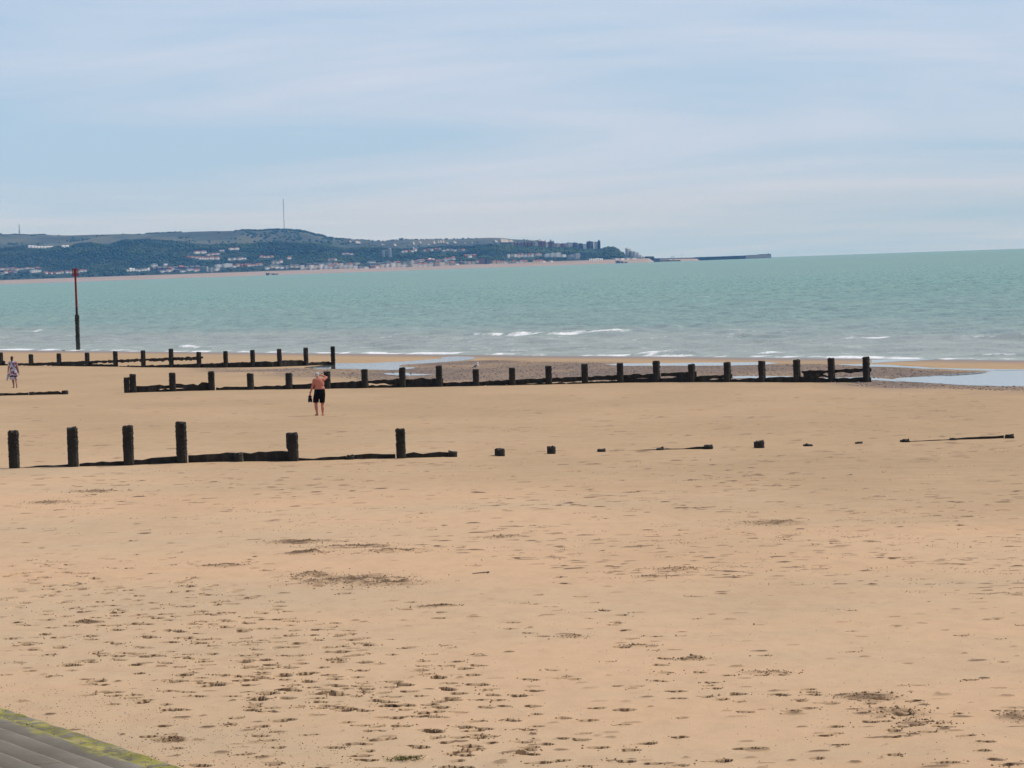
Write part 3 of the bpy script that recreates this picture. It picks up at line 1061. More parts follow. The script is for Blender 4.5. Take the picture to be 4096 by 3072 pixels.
def groyne(name, label, line, posts, planks, wpx, seed):
    org = line.foot(posts[0][0])[0] if posts else line.foot(planks[0][0][0][0])[0]
    g = empty(name, org)
    tag(g, label, 'groyne')
    for i, po in enumerate(posts):
        u, vt = po[0], po[1]
        w = (po[2] if len(po) > 2 else wpx)
        p, vb = line.foot(u)
        h = (vb - vt) * p.y / F
        mm = post_mesh(w * p.y / F, h, seed + i, ragged=0.007 + 0.003 * (i % 3 == 0), mat='timber')
        o = link('post', mm, g, p - org)
        d = line.foot(u + 40)[0] - line.foot(u - 40)[0]
        o.rotation_euler = (0, 0, math.atan2(d.y, d.x) + random.uniform(-.05, .05))
    for j, pl in enumerate(planks):
        top, bot = pl[0], pl[1] if len(pl) > 1 else None
        kw = pl[2] if len(pl) > 2 else {}
        link('plank', plank_mesh(line, org, top, bot, seed=seed * 7 + j, **kw), g)
    return g


L3 = Line([(480, 1572), (862, 1561), (1310, 1555), (1760, 1547), (2100, 1540), (2480, 1531), (2640, 1529), (2900, 1528.5), (3200, 1529.5), (3500, 1528.5)])
P3 = [(508, 1511, 22), (533, 1497), (691, 1491), (847, 1485.5), (1003, 1494.5), (1157, 1492.5), (1310, 1486), (1460, 1477.5), (1611, 1470.5), (1758, 1464),
      (1905, 1478), (2050, 1471.5), (2196, 1463.5), (2340, 1456), (2482, 1452), (2627, 1444), (2768, 1457), (2911, 1449), (3049, 1444), (3189, 1439), (3327, 1433), (3467, 1427.5)]
Q3 = [([(524, 1545), (700, 1538), (862, 1532)], [(524, 1560), (620, 1558), (700, 1555), (862, 1552)], dict(rag=0.03, ragb=0.035)),
      ([(500, 1559), (640, 1557.5), (700, 1554), (862, 1550)],),
      ([(862, 1550), (1100, 1543), (1472, 1523.5)],),
      ([(1472, 1523), (1600, 1518), (1772, 1514)], [(1472, 1532), (1540, 1538), (1580, 1535), (1650, 1549), (1772, 1550)], dict(rag=0.035, ragb=0.03)),
      ([(1472, 1544), (1580, 1538), (1660, 1534), (1772, 1533)], None, dict(back=0.03)),
      ([(1772, 1531.5), (2100, 1518), (2484, 1500)], [(1772, 1552), (2100, 1536), (2240, 1529), (2350, 1523), (2430, 1519.5), (2484, 1520)], dict(rag=0.015)),
      ([(1772, 1545), (2100, 1535), (2350, 1528), (2484, 1521)], None, dict(back=0.03)),
      ([(2484, 1499.5), (2640, 1494.5)], [(2484, 1516), (2640, 1514)]),
      ([(2484, 1512), (2640, 1514)], None, dict(back=0.03)),
      ([(2640, 1493), (2781, 1486.5)], [(2640, 1504), (2690, 1507), (2715, 1506), (2730, 1520), (2781, 1522)], dict(ragb=0.03)),
      ([(2640, 1513), (2715, 1507.5), (2781, 1506)], None, dict(back=0.03)),
      ([(2781, 1507), (2850, 1502), (2923, 1499)], [(2781, 1520), (2850, 1518), (2923, 1514)], dict(rag=0.03, ragb=0.03)),
      ([(2781, 1519), (2923, 1516)], None, dict(back=0.03)),
      ([(2923, 1518), (3040, 1511.5), (3197, 1506)],),
      ([(3203, 1485), (3340, 1479.5), (3482, 1472.5)], [(3203, 1490), (3218, 1499), (3310, 1497), (3345, 1488), (3390, 1494), (3420, 1490), (3482, 1484)], dict(rag=0.025, ragb=0.035)),
      ([(3213, 1496), (3300, 1494), (3315, 1508)], [(3213, 1510), (3315, 1510)], dict(back=0.03, rag=0.03)),
      ([(3189, 1507), (3330, 1514), (3482, 1509.5)], None, dict(back=0.03))]
groyne('timber_groyne', 'long dark timber groyne behind the man, gull on one of its posts', L3, P3, Q3, 25, 100)

L2 = Line([(-60, 1461.5), (220, 1464), (470, 1466.5), (565, 1469), (846, 1471), (1090, 1468), (1345, 1458.5)])
P2 = [(4, 1410, 17), (125, 1418), (237, 1414), (350, 1411), (463, 1405.5), (574, 1402), (686, 1395), (797, 1408), (904, 1405), (1012, 1400.5), (1119, 1396), (1225, 1391), (1333, 1385.5)]
Q2 = [([(-60, 1445), (14, 1444)],),
      ([(14, 1456), (215, 1449), (348, 1444), (456, 1440), (570, 1434.5), (700, 1430), (806, 1426)],
       [(14, 1463), (235, 1464), (300, 1460), (364, 1454), (456, 1451), (570, 1444), (640, 1445), (700, 1440), (760, 1444), (806, 1436)], dict(rag=0.02, ragb=0.04)),
      ([(240, 1461), (389, 1456), (468, 1458)], None, dict(back=0.03)),
      ([(470, 1465), (640, 1460), (797, 1455), (1009, 1448)],),
      ([(1009, 1448), (1115, 1444.5)], None, dict(back=0.03)),
      ([(1128, 1443), (1208, 1440), (1222, 1446)],),
      ([(1232, 1452), (1270, 1448), (1322, 1446.5), (1330, 1451)],)]
groyne('timber_groyne', 'far timber groyne at left, nearest the waterline and the red marker', L2, P2, Q2, 16.5, 200)

L1 = Line([(-40, 1873), (60, 1870), (296, 1866), (519, 1861), (732, 1855.5), (972, 1851), (1177, 1847), (1400, 1841), (1606, 1835), (1827, 1828.5)])
P1 = [(58, 1721), (294, 1710), (516, 1703), (729, 1691.5), (954, 1817.5, 36), (1174, 1734.5), (1400, 1825.5, 30), (1605, 1718, 36), (1811, 1808, 36)]
Q1 = [([(-40, 1873), (86, 1868.5), (276, 1858)],), ([(316, 1856), (410, 1849), (497, 1844)],), ([(537, 1841.5), (620, 1836), (708, 1829)],),
      ([(752, 1825.5), (840, 1820), (936, 1816.5)],), ([(972, 1816.5), (1060, 1811), (1152, 1806), (1158, 1810)],), ([(1194, 1836), (1290, 1831), (1386, 1827)],),
      ([(1414, 1826), (1500, 1822), (1584, 1818.5)],), ([(1625, 1817.5), (1710, 1813), (1795, 1810)],),
      ([(1147, 1736), (1153, 1735), (1158, 1738)], [(1147, 1795), (1153, 1805), (1158, 1806)], dict(back=0.02, th=0.12, step=0.03, rag=0.01)),
      ([(1586, 1719), (1590, 1718)], [(1586, 1729), (1590, 1731)], dict(back=0.0, th=0.10, step=0.03, rag=0.005))]
groyne('timber_groyne', 'nearest timber groyne with six tall weed-covered posts, left of the stumps', L1, P1, Q1, 42, 300)

L4 = Line([(-80, 1586), (0, 1583), (140, 1580), (272, 1577)])
P4 = [(260, 1563, 24), (128, 1569, 23), (2, 1574, 20)]
Q4 = [([(-80, 1575), (0, 1574), (116, 1570)],), ([(139, 1569), (190, 1567), (205, 1564.5), (240, 1565), (244, 1570), (250, 1572)],)]
groyne('low_groyne', 'low half-buried timber groyne at the left edge, near the walking woman', L4, P4, Q4, 23, 400)

# stumps further out on the line of the nearest groyne
ORD = {2002: 'thick sawn stump nearest the end of the near groyne', 2207: 'split sawn stump, second out from the near groyne',
       2407: 'very low dark stump, third out from the near groyne', 3040: 'tall square sawn stump between the two half-buried beams',
       3234: 'low dark stump, first past the tall square stump', 3438: 'lowest barely showing stump right of the tall square stump',
       3623: 'low flat double stump just left of the rightmost beam'}
LS = Line([(1827, 1828.5), (2002, 1824.5), (2207, 1816), (2407, 1807.5), (2640, 1799), (2852, 1793.5), (3040, 1789.5), (3234, 1781), (3437, 1773), (3623, 1767), (3820, 1759.5), (4060, 1754.5)])
for (u, vt, w) in ((2002, 1796, 42), (2207, 1788, 38), (2407, 1798, 38), (3040, 1763, 42), (3234, 1774, 40), (3438, 1768, 30), (3623, 1759.5, 40)):
    p, vb = LS.foot(u)
    h = (vb - vt) * p.y / F
    w = w * p.y / F
    root = empty('post_stump', p, random.uniform(-.1, .1))
    tag(root, ORD[u], 'stump', 'stumps out from the near groyne')
    link('post', post_mesh(w * 0.82, h, u, ragged=0.008, below=0.4), root)
    mbx = MB()
    hh = h * random.uniform(0.9, 1.06)
    mbx.box(-w * 0.5, -w * 0.12, w * 0.42, w * 0.42 + 0.09, -0.3, hh)
    mbx.build('plank', M['timber_grey'], root)
for nm, lab, top, stubs in (('buried_beam', 'half-buried beam rising from the sand, left of the tall square stump', [(2465, 1805.5), (2600, 1799), (2735, 1792), (2815, 1784), (2852, 1782)], [(2640, 1792, 30), (2833, 1779, 38)]),
                            ('buried_beam', 'rightmost half-buried beam lying along the sand at the picture edge', [(3640, 1764.5), (3800, 1757), (3830, 1753.5), (4020, 1743.5)], [(3812, 1754, 28), (4038, 1741, 36)])):
    p = LS.foot(top[0][0])[0]
    root = empty(nm, p)
    tag(root, lab, 'beam', 'half-buried beams')
    link('plank', plank_mesh(LS, p, top, None, seed=len(lab), rag=0.006), root)
    for (u, vt, w) in stubs:
        q, vb = LS.foot(u)
        link('post', post_mesh(w * q.y / F, max(0.04, (vb - vt) * q.y / F), int(u), ragged=0.008, below=0.4), root, q - p)

# ------------------------------------------------------------------ red marker beacon
bp = hit(313, 1402)
bp.z = sand_z(bp.x, bp.y)
PX = bp.y / F
beacon = empty('marker_beacon', bp)
tag(beacon, 'tall red marker post with caged topmark on a dark weed-covered base', 'beacon')
hz = (1402 - 1262) * PX
mm = post_mesh(16 * PX, hz, 55, ragged=0.02, mat='fouled', below=0.6)
link('base_sleeve', mm, beacon)
H1, H2, HT = hz, (1402 - 1228) * PX, (1402 - 1076) * PX
mb = MB()
mb.tube((0, 0, H1), (0, 0, H1 + 0.09), 9.2 * PX, 8.2 * PX, 14)
mb.build('collar', M['fouled'], beacon, sm=False)
MB().tube((0, 0, H1 + 0.09), (0, 0, H2), 4.9 * PX, 4.8 * PX, 14).build('lower_pole', M['rust_paint'], beacon)
MB().tube((0, 0, H2), (0, 0, HT), 4.8 * PX, 3.9 * PX, 14).build('pole', M['red_paint'], beacon)
cr, c0, c1 = 12.5 * PX, (1402 - 1103) * PX, (1402 - 1075) * PX
cage = empty('topmark', (0, 0, 0))
cage.parent = beacon
for z in (c0, c1):
    mb = MB()
    for k in range(24):
        a, b2 = 2 * math.pi * k / 24, 2 * math.pi * (k + 1) / 24
        mb.tube((cr * math.cos(a), cr * math.sin(a), z), (cr * math.cos(b2), cr * math.sin(b2), z), 0.022, 0.022, 6)
    for k in range(4):
        a = math.pi * k / 2 + 0.3
        mb.tube((0, 0, z), (cr * math.cos(a), cr * math.sin(a), z), 0.02, 0.02, 6)
    mb.build('ring', M['red_paint'], cage)
slat = MB().box(-0.022, 0.022, -0.010, 0.010, c0, c1 + 0.02)
sm_ = mesh('slat', slat.v, slat.f, M['red_paint'])
for k in range(16):
    a = 2 * math.pi * (k + 0.4) / 16
    link('slat', sm_, cage, (cr * math.cos(a), cr * math.sin(a), 0), a + math.pi / 2)
# ------------------------------------------------------------------ people and gull
def capsule(mb, p0, r0, p1, r1, n=14, flat=1.0):
    p0, p1 = Vector(p0), Vector(p1)
    d = (p1 - p0)
    L = d.length
    d = d / L if L > 1e-6 else Vector((0, 0, 1))
    a = d.orthogonal().normalized()
    b2 = d.cross(a)
    prof = [(-math.cos(t) * r0, math.sin(t) * r0, 0) for t in np.linspace(0, math.pi / 2, 5)] + \
           [(L + math.sin(t) * r1, math.cos(t) * r1, 1) for t in np.linspace(0, math.pi / 2, 5)]
    vs, fs = [], []
    for (ax, r, _) in prof:
        for k in range(n):
            t = 2 * math.pi * k / n
            vs.append(p0 + d * ax + (a * math.cos(t) + b2 * math.sin(t)) * max(r, 1e-4))
    m = len(prof)
    for i in range(m - 1):
        for k in range(n):
            fs.append((i * n + k, i * n + (k + 1) % n, (i + 1) * n + (k + 1) % n, (i + 1) * n + k))
    fs.append(tuple(range(n - 1, -1, -1)))
    fs.append(tuple((m - 1) * n + k for k in range(n)))
    mb.add(vs, fs)


def ellipsoid(mb, c, r, rot=(0, 0, 0), n=18, m=12):
    R = Euler(rot).to_matrix()
    c = Vector(c)
    vs, fs = [], []
    for i in range(m + 1):
        t = math.pi * i / m
        for k in range(n):
            p = 2 * math.pi * k / n
            st_ = max(math.sin(t), 1e-3)
            vs.append(c + R @ Vector((r[0] * st_ * math.cos(p), r[1] * st_ * math.sin(p), -r[2] * math.cos(t))))
    for i in range(m):
        for k in range(n):
            fs.append((i * n + k, i * n + (k + 1) % n, (i + 1) * n + (k + 1) % n, (i + 1) * n + k))
    fs.append(tuple(range(n - 1, -1, -1)))
    fs.append(tuple(m * n + k for k in range(n)))
    mb.add(vs, fs)


def loft(mb, rings, n=28):
    """rings: (cx, cy, z, rx, ry) stacked ellipses with flat ends"""
    vs, fs = [], []
    for (cx, cy, z, rx, ry) in rings:
        for k in range(n):
            t = 2 * math.pi * k / n
            vs.append((cx + rx * math.cos(t), cy + ry * math.sin(t), z))
    for i in range(len(rings) - 1):
        for k in range(n):
            fs.append((i * n + k, i * n + (k + 1) % n, (i + 1) * n + (k + 1) % n, (i + 1) * n + k))
    f0 = tuple(range(n - 1, -1, -1))
    f1 = tuple((len(rings) - 1) * n + k for k in range(n))
    if rings[0][2] > rings[-1][2]:
        fs = [f[::-1] for f in fs]
        f0, f1 = f0[::-1], f1[::-1]
    fs += [f0, f1]
    mb.add(vs, fs)


def fuse(name, mb, mat, parent, voxel=0.009, smooth_it=4, factor=0.5):
    """weld overlapping closed forms into one continuous skin"""
    me = mesh(name, mb.v, mb.f, mat)
    tmp = bpy.data.objects.new('tmp', me)
    COL.objects.link(tmp)
    r = tmp.modifiers.new('r', 'REMESH')
    r.mode = 'VOXEL'
    r.voxel_size = voxel
    r.use_smooth_shade = True
    if smooth_it:
        s = tmp.modifiers.new('s', 'SMOOTH')
        s.iterations = smooth_it
        s.factor = factor
    dg = bpy.context.evaluated_depsgraph_get()
    out = bpy.data.meshes.new_from_object(tmp.evaluated_get(dg))
    out.name = name
    out.materials.clear()
    out.materials.append(mat)
    bpy.data.objects.remove(tmp)
    bpy.data.meshes.remove(me)
    return link(name, out, parent)


def hand(mb, wrist, tip, palm_n, side, curl=0.35, s=1.0):
    """palm, four unequal bent fingers and a thumb leaving the side of the palm"""
    w, t = Vector(wrist), Vector(tip)
    d = (t - w).normalized()
    nrm = Vector(palm_n).normalized()
    nrm = (nrm - d * nrm.dot(d)).normalized()
    sd = d.cross(nrm).normalized() * side
    for q in (-0.027, -0.009, 0.009, 0.027):
        capsule(mb, w + sd * q * 0.8 * s, 0.016 * s, w + d * 0.085 * s + sd * q * s, 0.012 * s, 8)
    for q, L in ((-0.03, 0.062), (-0.010, 0.075), (0.010, 0.082), (0.030, 0.074)):
        k0 = w + d * 0.088 * s + sd * q * s
        d1 = (d * math.cos(curl) + nrm * math.sin(curl))
        k1 = k0 + d1 * L * 0.5 * s
        d2 = (d * math.cos(2.2 * curl) + nrm * math.sin(2.2 * curl))
        k2 = k1 + d2 * L * 0.5 * s
        capsule(mb, k0, 0.0098 * s, k1, 0.009 * s, 8)
        capsule(mb, k1, 0.009 * s, k2, 0.0075 * s, 8)
    b0 = w + d * 0.03 * s + sd * 0.032 * s
    b1 = b0 + (d * 0.6 + sd * 0.8) * 0.034 * s + nrm * 0.01
    b3 = b1 + (d * 0.9 + sd * 0.2 + nrm * 0.5).normalized() * 0.034 * s
    capsule(mb, b0, 0.014 * s, b1, 0.0115 * s, 8)
    capsule(mb, b1, 0.0115 * s, b3, 0.009 * s, 8)


def foot(mb, ankle, heading, pitch=0.0, s=1.0):
    a = Vector(ankle)
    h = Vector((math.cos(heading), math.sin(heading), 0))
    f = h * math.cos(pitch) - Vector((0, 0, 1)) * math.sin(pitch)
    up = Vector((0, 0, 1)) * math.cos(pitch) + h * math.sin(pitch)
    heel = a - f * 0.05 * s - up * 0.045 * s
    ball = a + f * 0.13 * s - up * 0.055 * s
    capsule(mb, heel, 0.036 * s, a + f * 0.03 * s - up * 0.03 * s, 0.04 * s, 10)
    capsule(mb, a, 0.042 * s, ball, 0.03 * s, 10)
    sd = h.cross(Vector((0, 0, 1)))
    for q, L in ((-0.034, 0.045), (-0.018, 0.05), (0, 0.05), (0.018, 0.045), (0.034, 0.034)):
        capsule(mb, ball + sd * q * 0.8 * s, 0.017 * s, ball + sd * q * s + f * L * s - up * 0.006, 0.012 * s, 8)


# --- the man, seen from behind, one hand raised to his head
mp = hit(1279, 1663)
mp.z = sand_z(mp.x, mp.y)
man = empty('person', mp)
man.scale = (1.09, 1.06, 1.0)
tag(man, 'shirtless grey-haired person in black shorts, hand raised to head, seen from behind', 'person')
bd = MB()
ellipsoid(bd, (0.027, 0.00, 1.30), (0.185, 0.125, 0.25))
ellipsoid(bd, (0.02, 0.015, 1.40), (0.195, 0.12, 0.14))
ellipsoid(bd, (0.03, 0.01, 1.10), (0.195, 0.14, 0.17))
ellipsoid(bd, (0.03, 0.05, 1.10), (0.17, 0.16, 0.14))
ellipsoid(bd, (0.025, -0.01, 0.96), (0.185, 0.14, 0.15))
capsule(bd, (-0.14, 0, 1.455), 0.068, (0.18, 0.01, 1.46), 0.072)        # shoulder girdle
capsule(bd, (0.0, 0.02, 1.46), 0.068, (-0.03, 0.06, 1.60), 0.058)        # neck
ellipsoid(bd, (-0.043, 0.085, 1.655), (0.075, 0.095, 0.105), (-0.25, 0.1, 0))   # skull
ellipsoid(bd, (-0.045, 0.125, 1.60), (0.055, 0.065, 0.065))              # jaw
capsule(bd, (-0.046, 0.175, 1.635), 0.014, (-0.047, 0.20, 1.61), 0.016, 8)  # nose
for sx in (-1, 1):
    ellipsoid(bd, (-0.043 + sx * 0.078, 0.075, 1.635), (0.012, 0.022, 0.034), (0, 0, sx * 0.3))
# left arm hanging
capsule(bd, (-0.165, 0.0, 1.445), 0.062, (-0.232, -0.005, 1.18), 0.045)
capsule(bd, (-0.232, -0.005, 1.18), 0.045, (-0.322, 0.03, 0.945), 0.028)
hand(bd, (-0.326, 0.035, 0.93), (-0.345, 0.05, 0.84), (0.8, 0.6, 0), 1, 0.75)
# right arm raised, elbow out, hand on the brow
capsule(bd, (0.195, 0.005, 1.455), 0.062, (0.30, 0.075, 1.535), 0.047)
capsule(bd, (0.30, 0.075, 1.535), 0.047, (0.095, 0.10, 1.655), 0.030)
hand(bd, (0.09, 0.10, 1.66), (0.0, 0.12, 1.72), (-0.3, -0.1, -1.0), 1, 0.3)
# legs
for sx, hx, kn, an, hd in ((-1, -0.075, (-0.130, 0.02, 0.46), (-0.095, 0.0, 0.085), math.radians(112)), (1, 0.125, (0.117, 0.03, 0.455), (0.115, -0.005, 0.085), math.radians(82))):
    capsule(bd, (hx, 0, 0.90), 0.105, kn, 0.060)
    capsule(bd, kn, 0.058, (kn[0] * 0.6 + an[0] * 0.4 + sx * 0.004, -0.02, kn[2] * 0.62 + an[2] * 0.38), 0.060)
    capsule(bd, (kn[0] * 0.6 + an[0] * 0.4, -0.02, kn[2] * 0.62 + an[2] * 0.38), 0.058, an, 0.034)
    foot(bd, an, hd)
fuse('body', bd, M['skin'], man, 0.0085, 5)
sh = MB()
loft(sh, [(0.028, 0.005, 1.075, 0.196, 0.15), (0.028, 0.0, 1.0, 0.203, 0.158), (0.025, -0.01, 0.90, 0.212, 0.165), (0.02, -0.01, 0.80, 0.212, 0.155), (0.02, 0, 0.76, 0.205, 0.14)])
loft(sh, [(-0.085, 0, 0.86, 0.115, 0.13), (-0.115, 0.005, 0.70, 0.112, 0.125), (-0.128, 0.01, 0.535, 0.108, 0.115)])
loft(sh, [(0.125, 0, 0.86, 0.112, 0.13), (0.118, 0.005, 0.70, 0.105, 0.12), (0.105, 0.01, 0.52, 0.100, 0.112)])
fuse('shorts', sh, M['black_cloth'], man, 0.009, 2)
hr = MB()
ellipsoid(hr, (-0.046, 0.072, 1.672), (0.083, 0.097, 0.096), (-0.25, 0.1, 0))
ellipsoid(hr, (-0.05, 0.015, 1.625), (0.062, 0.045, 0.06))
fuse('hair', hr, M['grey_hair'], man, 0.008, 3)
wt = MB()
wt.tube((-0.318, 0.028, 0.965), (-0.324, 0.032, 0.94), 0.035, 0.034, 14)
wt.build('watch', M['black_rubber'], man)
# black sandals hanging from his left hand
sd_o = mp + Vector((-0.378, 0.07, 0.82))
sandals = empty('sandals', sd_o)
sandals.scale = (0.85, 0.85, 0.9)
tag(sandals, "pair of black sandals hanging from the shirtless person's left hand", 'sandals')
for k, (dx, dy, rz, ry) in enumerate(((-0.035, 0.0, 0.3, 0.12), (0.045, 0.03, -0.2, -0.10))):
    mb = MB()
    loft(mb, [(dx * .2, dy, 0.03, 0.032, 0.014), (dx * .5, dy, -0.04, 0.046, 0.017), (dx, dy, -0.12, 0.042, 0.016), (dx * 1.2, dy, -0.20, 0.054, 0.017), (dx * 1.3, dy, -0.27, 0.050, 0.016), (dx * 1.3, dy, -0.305, 0.028, 0.012)], 14)
    s_ob = mb.build('sole', M['black_rubber'], sandals, sm=False)
    for z0, w_ in ((-0.19, 0.056), (-0.06, 0.05)):
        mb = MB()
        pts = [(dx * 1.1 + w_ * math.cos(t), dy - 0.05 * math.sin(t) - 0.01, z0 + 0.03 * math.sin(t)) for t in np.linspace(0, math.pi, 9)]
        for a, b2 in zip(pts[:-1], pts[1:]):
            mb.tube(a, b2, 0.013, 0.013, 6)
        mb.build('strap', M['black_cloth'], sandals)

# --- the woman walking away at the left edge
wp_ = hit(55, 1551)
wp_.z = sand_z(wp_.x, wp_.y)
wom = empty('person', wp_)
tag(wom, 'person with dark hair in a floral dress, walking away barefoot at left edge', 'person')
bd = MB()
ellipsoid(bd, (0.0, 0.0, 1.30), (0.175, 0.115, 0.22))
ellipsoid(bd, (0.01, 0, 1.05), (0.19, 0.13, 0.18))
ellipsoid(bd, (0.01, 0, 0.85), (0.20, 0.15, 0.18))
capsule(bd, (-0.165, 0, 1.455), 0.058, (0.175, 0, 1.46), 0.058)
capsule(bd, (-0.01, 0, 1.45), 0.062, (-0.035, 0.015, 1.62), 0.05)
ellipsoid(bd, (-0.043, 0.03, 1.695), (0.075, 0.095, 0.11))
ellipsoid(bd, (-0.043, 0.07, 1.64), (0.052, 0.06, 0.06))
capsule(bd, (-0.043, 0.12, 1.68), 0.013, (-0.043, 0.14, 1.655), 0.014, 8)
capsule(bd, (-0.19, 0, 1.44), 0.062, (-0.262, -0.01, 1.12), 0.048)
capsule(bd, (-0.262, -0.01, 1.12), 0.046, (-0.30, 0.03, 0.86), 0.028)
hand(bd, (-0.303, 0.035, 0.845), (-0.312, 0.05, 0.75), (0.9, 0.3, 0), 1, 0.7)
capsule(bd, (0.20, 0, 1.445), 0.062, (0.278, -0.02, 1.09), 0.047)
capsule(bd, (0.278, -0.02, 1.09), 0.045, (0.318, 0.03, 0.86), 0.028)
hand(bd, (0.32, 0.03, 0.845), (0.336, 0.04, 0.75), (-0.9, 0.3, 0), -1, 0.35)
capsule(bd, (-0.07, 0.02, 0.80), 0.105, (-0.04, 0.05, 0.46), 0.066)
capsule(bd, (-0.04, 0.05, 0.46), 0.064, (-0.012, 0.02, 0.30), 0.063)
capsule(bd, (-0.012, 0.02, 0.30), 0.062, (0.005, 0.0, 0.08), 0.036)
foot(bd, (0.005, 0.0, 0.08), math.radians(112))
capsule(bd, (0.11, 0, 0.80), 0.105, (0.145, 0.10, 0.46), 0.066)
capsule(bd, (0.145, 0.10, 0.46), 0.064, (0.175, -0.04, 0.34), 0.063)
capsule(bd, (0.175, -0.04, 0.34), 0.062, (0.195, -0.16, 0.19), 0.037)
foot(bd, (0.195, -0.16, 0.19), math.radians(88), math.radians(68))
fuse('body', bd, M['skin_pale'], wom, 0.0085, 5)
dr = MB()
loft(dr, [(-0.005, 0.0, 1.505, 0.145, 0.085), (-0.005, 0, 1.47, 0.205, 0.105), (-0.003, 0, 1.40, 0.212, 0.125), (0.0, 0, 1.28, 0.200, 0.135), (0.01, 0, 1.12, 0.198, 0.140),
          (0.015, 0, 1.0, 0.215, 0.155), (0.015, 0, 0.88, 0.243, 0.172), (0.012, 0, 0.75, 0.240, 0.170), (0.008, 0.005, 0.60, 0.222, 0.165), (0.005, 0.01, 0.475, 0.212, 0.165)])
capsule(dr, (-0.17, 0, 1.455), 0.072, (-0.225, -0.003, 1.27), 0.068)
capsule(dr, (0.17, 0, 1.455), 0.066, (0.205, -0.003, 1.40), 0.066)
fuse('dress', dr, M['dress'], wom, 0.010, 3)
hr = MB()
ellipsoid(hr, (-0.045, 0.015, 1.705), (0.086, 0.100, 0.112))
ellipsoid(hr, (-0.05, -0.04, 1.62), (0.070, 0.06, 0.085))
ellipsoid(hr, (-0.045, -0.05, 1.545), (0.040, 0.035, 0.06))
fuse('hair', hr, M['dark_hair'], wom, 0.009, 3)
bag = empty('shoulder_bag', wp_ + Vector((0.2, 0.12, 1.0)))
tag(bag, "dark shoulder bag worn on a strap across the back of the floral dress", 'bag')
mb = MB()
pts = [(-0.08, -0.06, 1.50), (-0.02, -0.125, 1.42), (0.06, -0.148, 1.30), (0.14, -0.145, 1.19), (0.205, -0.09, 1.12), (0.225, 0.03, 1.07), (0.21, 0.12, 1.03)]
for a, b2 in zip(pts[:-1], pts[1:]):
    mb.tube(Vector(a) - Vector((0.2, 0.12, 1.0)), Vector(b2) - Vector((0.2, 0.12, 1.0)), 0.016, 0.016, 8)
mb.build('strap', M['strap'], bag)
mb = MB()
loft(mb, [(0, 0.05, -0.16, 0.09, 0.035), (0, 0.05, -0.14, 0.105, 0.045), (0, 0.05, 0.0, 0.105, 0.045), (0, 0.05, 0.04, 0.09, 0.03)], 20)
mb.build('pouch', M['strap'], bag)
fold = empty('folded_cloth', wp_ + Vector((-0.315, 0.05, 0.75)))
tag(fold, "pale grey folded cloth carried in the left hand of the floral dress wearer", 'cloth')
mb = MB()
loft(mb, [(0.03, 0.0, 0.06, 0.05, 0.03), (0.025, 0.0, -0.02, 0.075, 0.04), (0.0, 0, -0.12, 0.07, 0.042), (-0.03, 0, -0.22, 0.055, 0.038), (-0.06, 0, -0.31, 0.036, 0.028), (-0.07, 0, -0.35, 0.015, 0.015)], 20)
fuse('fold', mb, M['pale_cloth'], fold, 0.008, 2)

# --- the gull, on the eleventh post of the long groyne
gp, gvb = L3.foot(1905)
gz = gp.z + (gvb - 1478) * gp.y / F + 0.012
gull = empty('gull', (gp.x, gp.y, gz))
tag(gull, 'white and grey gull standing on a post of the long groyne', 'gull')
bd = MB()
ellipsoid(bd, (0.02, 0, 0.175), (0.135, 0.065, 0.066), (0, -0.35, 0))
ellipsoid(bd, (0.09, 0, 0.205), (0.065, 0.055, 0.062))
capsule(bd, (0.105, 0, 0.235), 0.042, (0.118, 0, 0.315), 0.031)
ellipsoid(bd, (0.105, 0, 0.345), (0.044, 0.034, 0.035))
capsule(bd, (-0.09, 0, 0.135), 0.04, (-0.215, 0, 0.105), 0.014)
fuse('body', bd, M['feather_white'], gull, 0.006, 3)
for sx in (-1, 1):
    mb = MB()
    ellipsoid(mb, (-0.015, sx * 0.058, 0.175), (0.125, 0.018, 0.05), (0, -0.42, 0))
    wg = fuse('wing', mb, M['feather_grey'], gull, 0.006, 2)
    mb = MB()
    capsule(mb, (-0.10, sx * 0.05, 0.128), 0.018, (-0.225, sx * 0.02, 0.092), 0.006)
    mb.build('wing_tip', M['feather_black'], wg, sm=True)
    mb = MB()
    mb.tube((0.01, sx * 0.022, 0.125), (0.008, sx * 0.022, 0.012), 0.006, 0.005, 8)
    for a in (-0.5, 0, 0.5):
        mb.tube((0.008, sx * 0.022, 0.010), (0.008 + 0.045 * math.cos(a), sx * 0.022 + 0.045 * math.sin(a), 0.006), 0.005, 0.003, 6)
    mb.build('leg', M['leg_pink'], gull)
mb = MB()
mb.tube((0.075, 0, 0.338), (0.03, -0.01, 0.305), 0.013, 0.005, 8)
mb.build('bill', M['bill'], gull)
#@@PART3
# ------------------------------------------------------------------ the far coast
def prof(segs):
    pts = []
    for ox, oy, sc, l in segs:
        pts += [(ox + x * sc, oy + yy * sc) for x, yy in l]
    pts.sort()
    a = [ab(u, v) for u, v in pts]
    return np.array([q[0] for q in a]), np.array([q[1] for q in a])


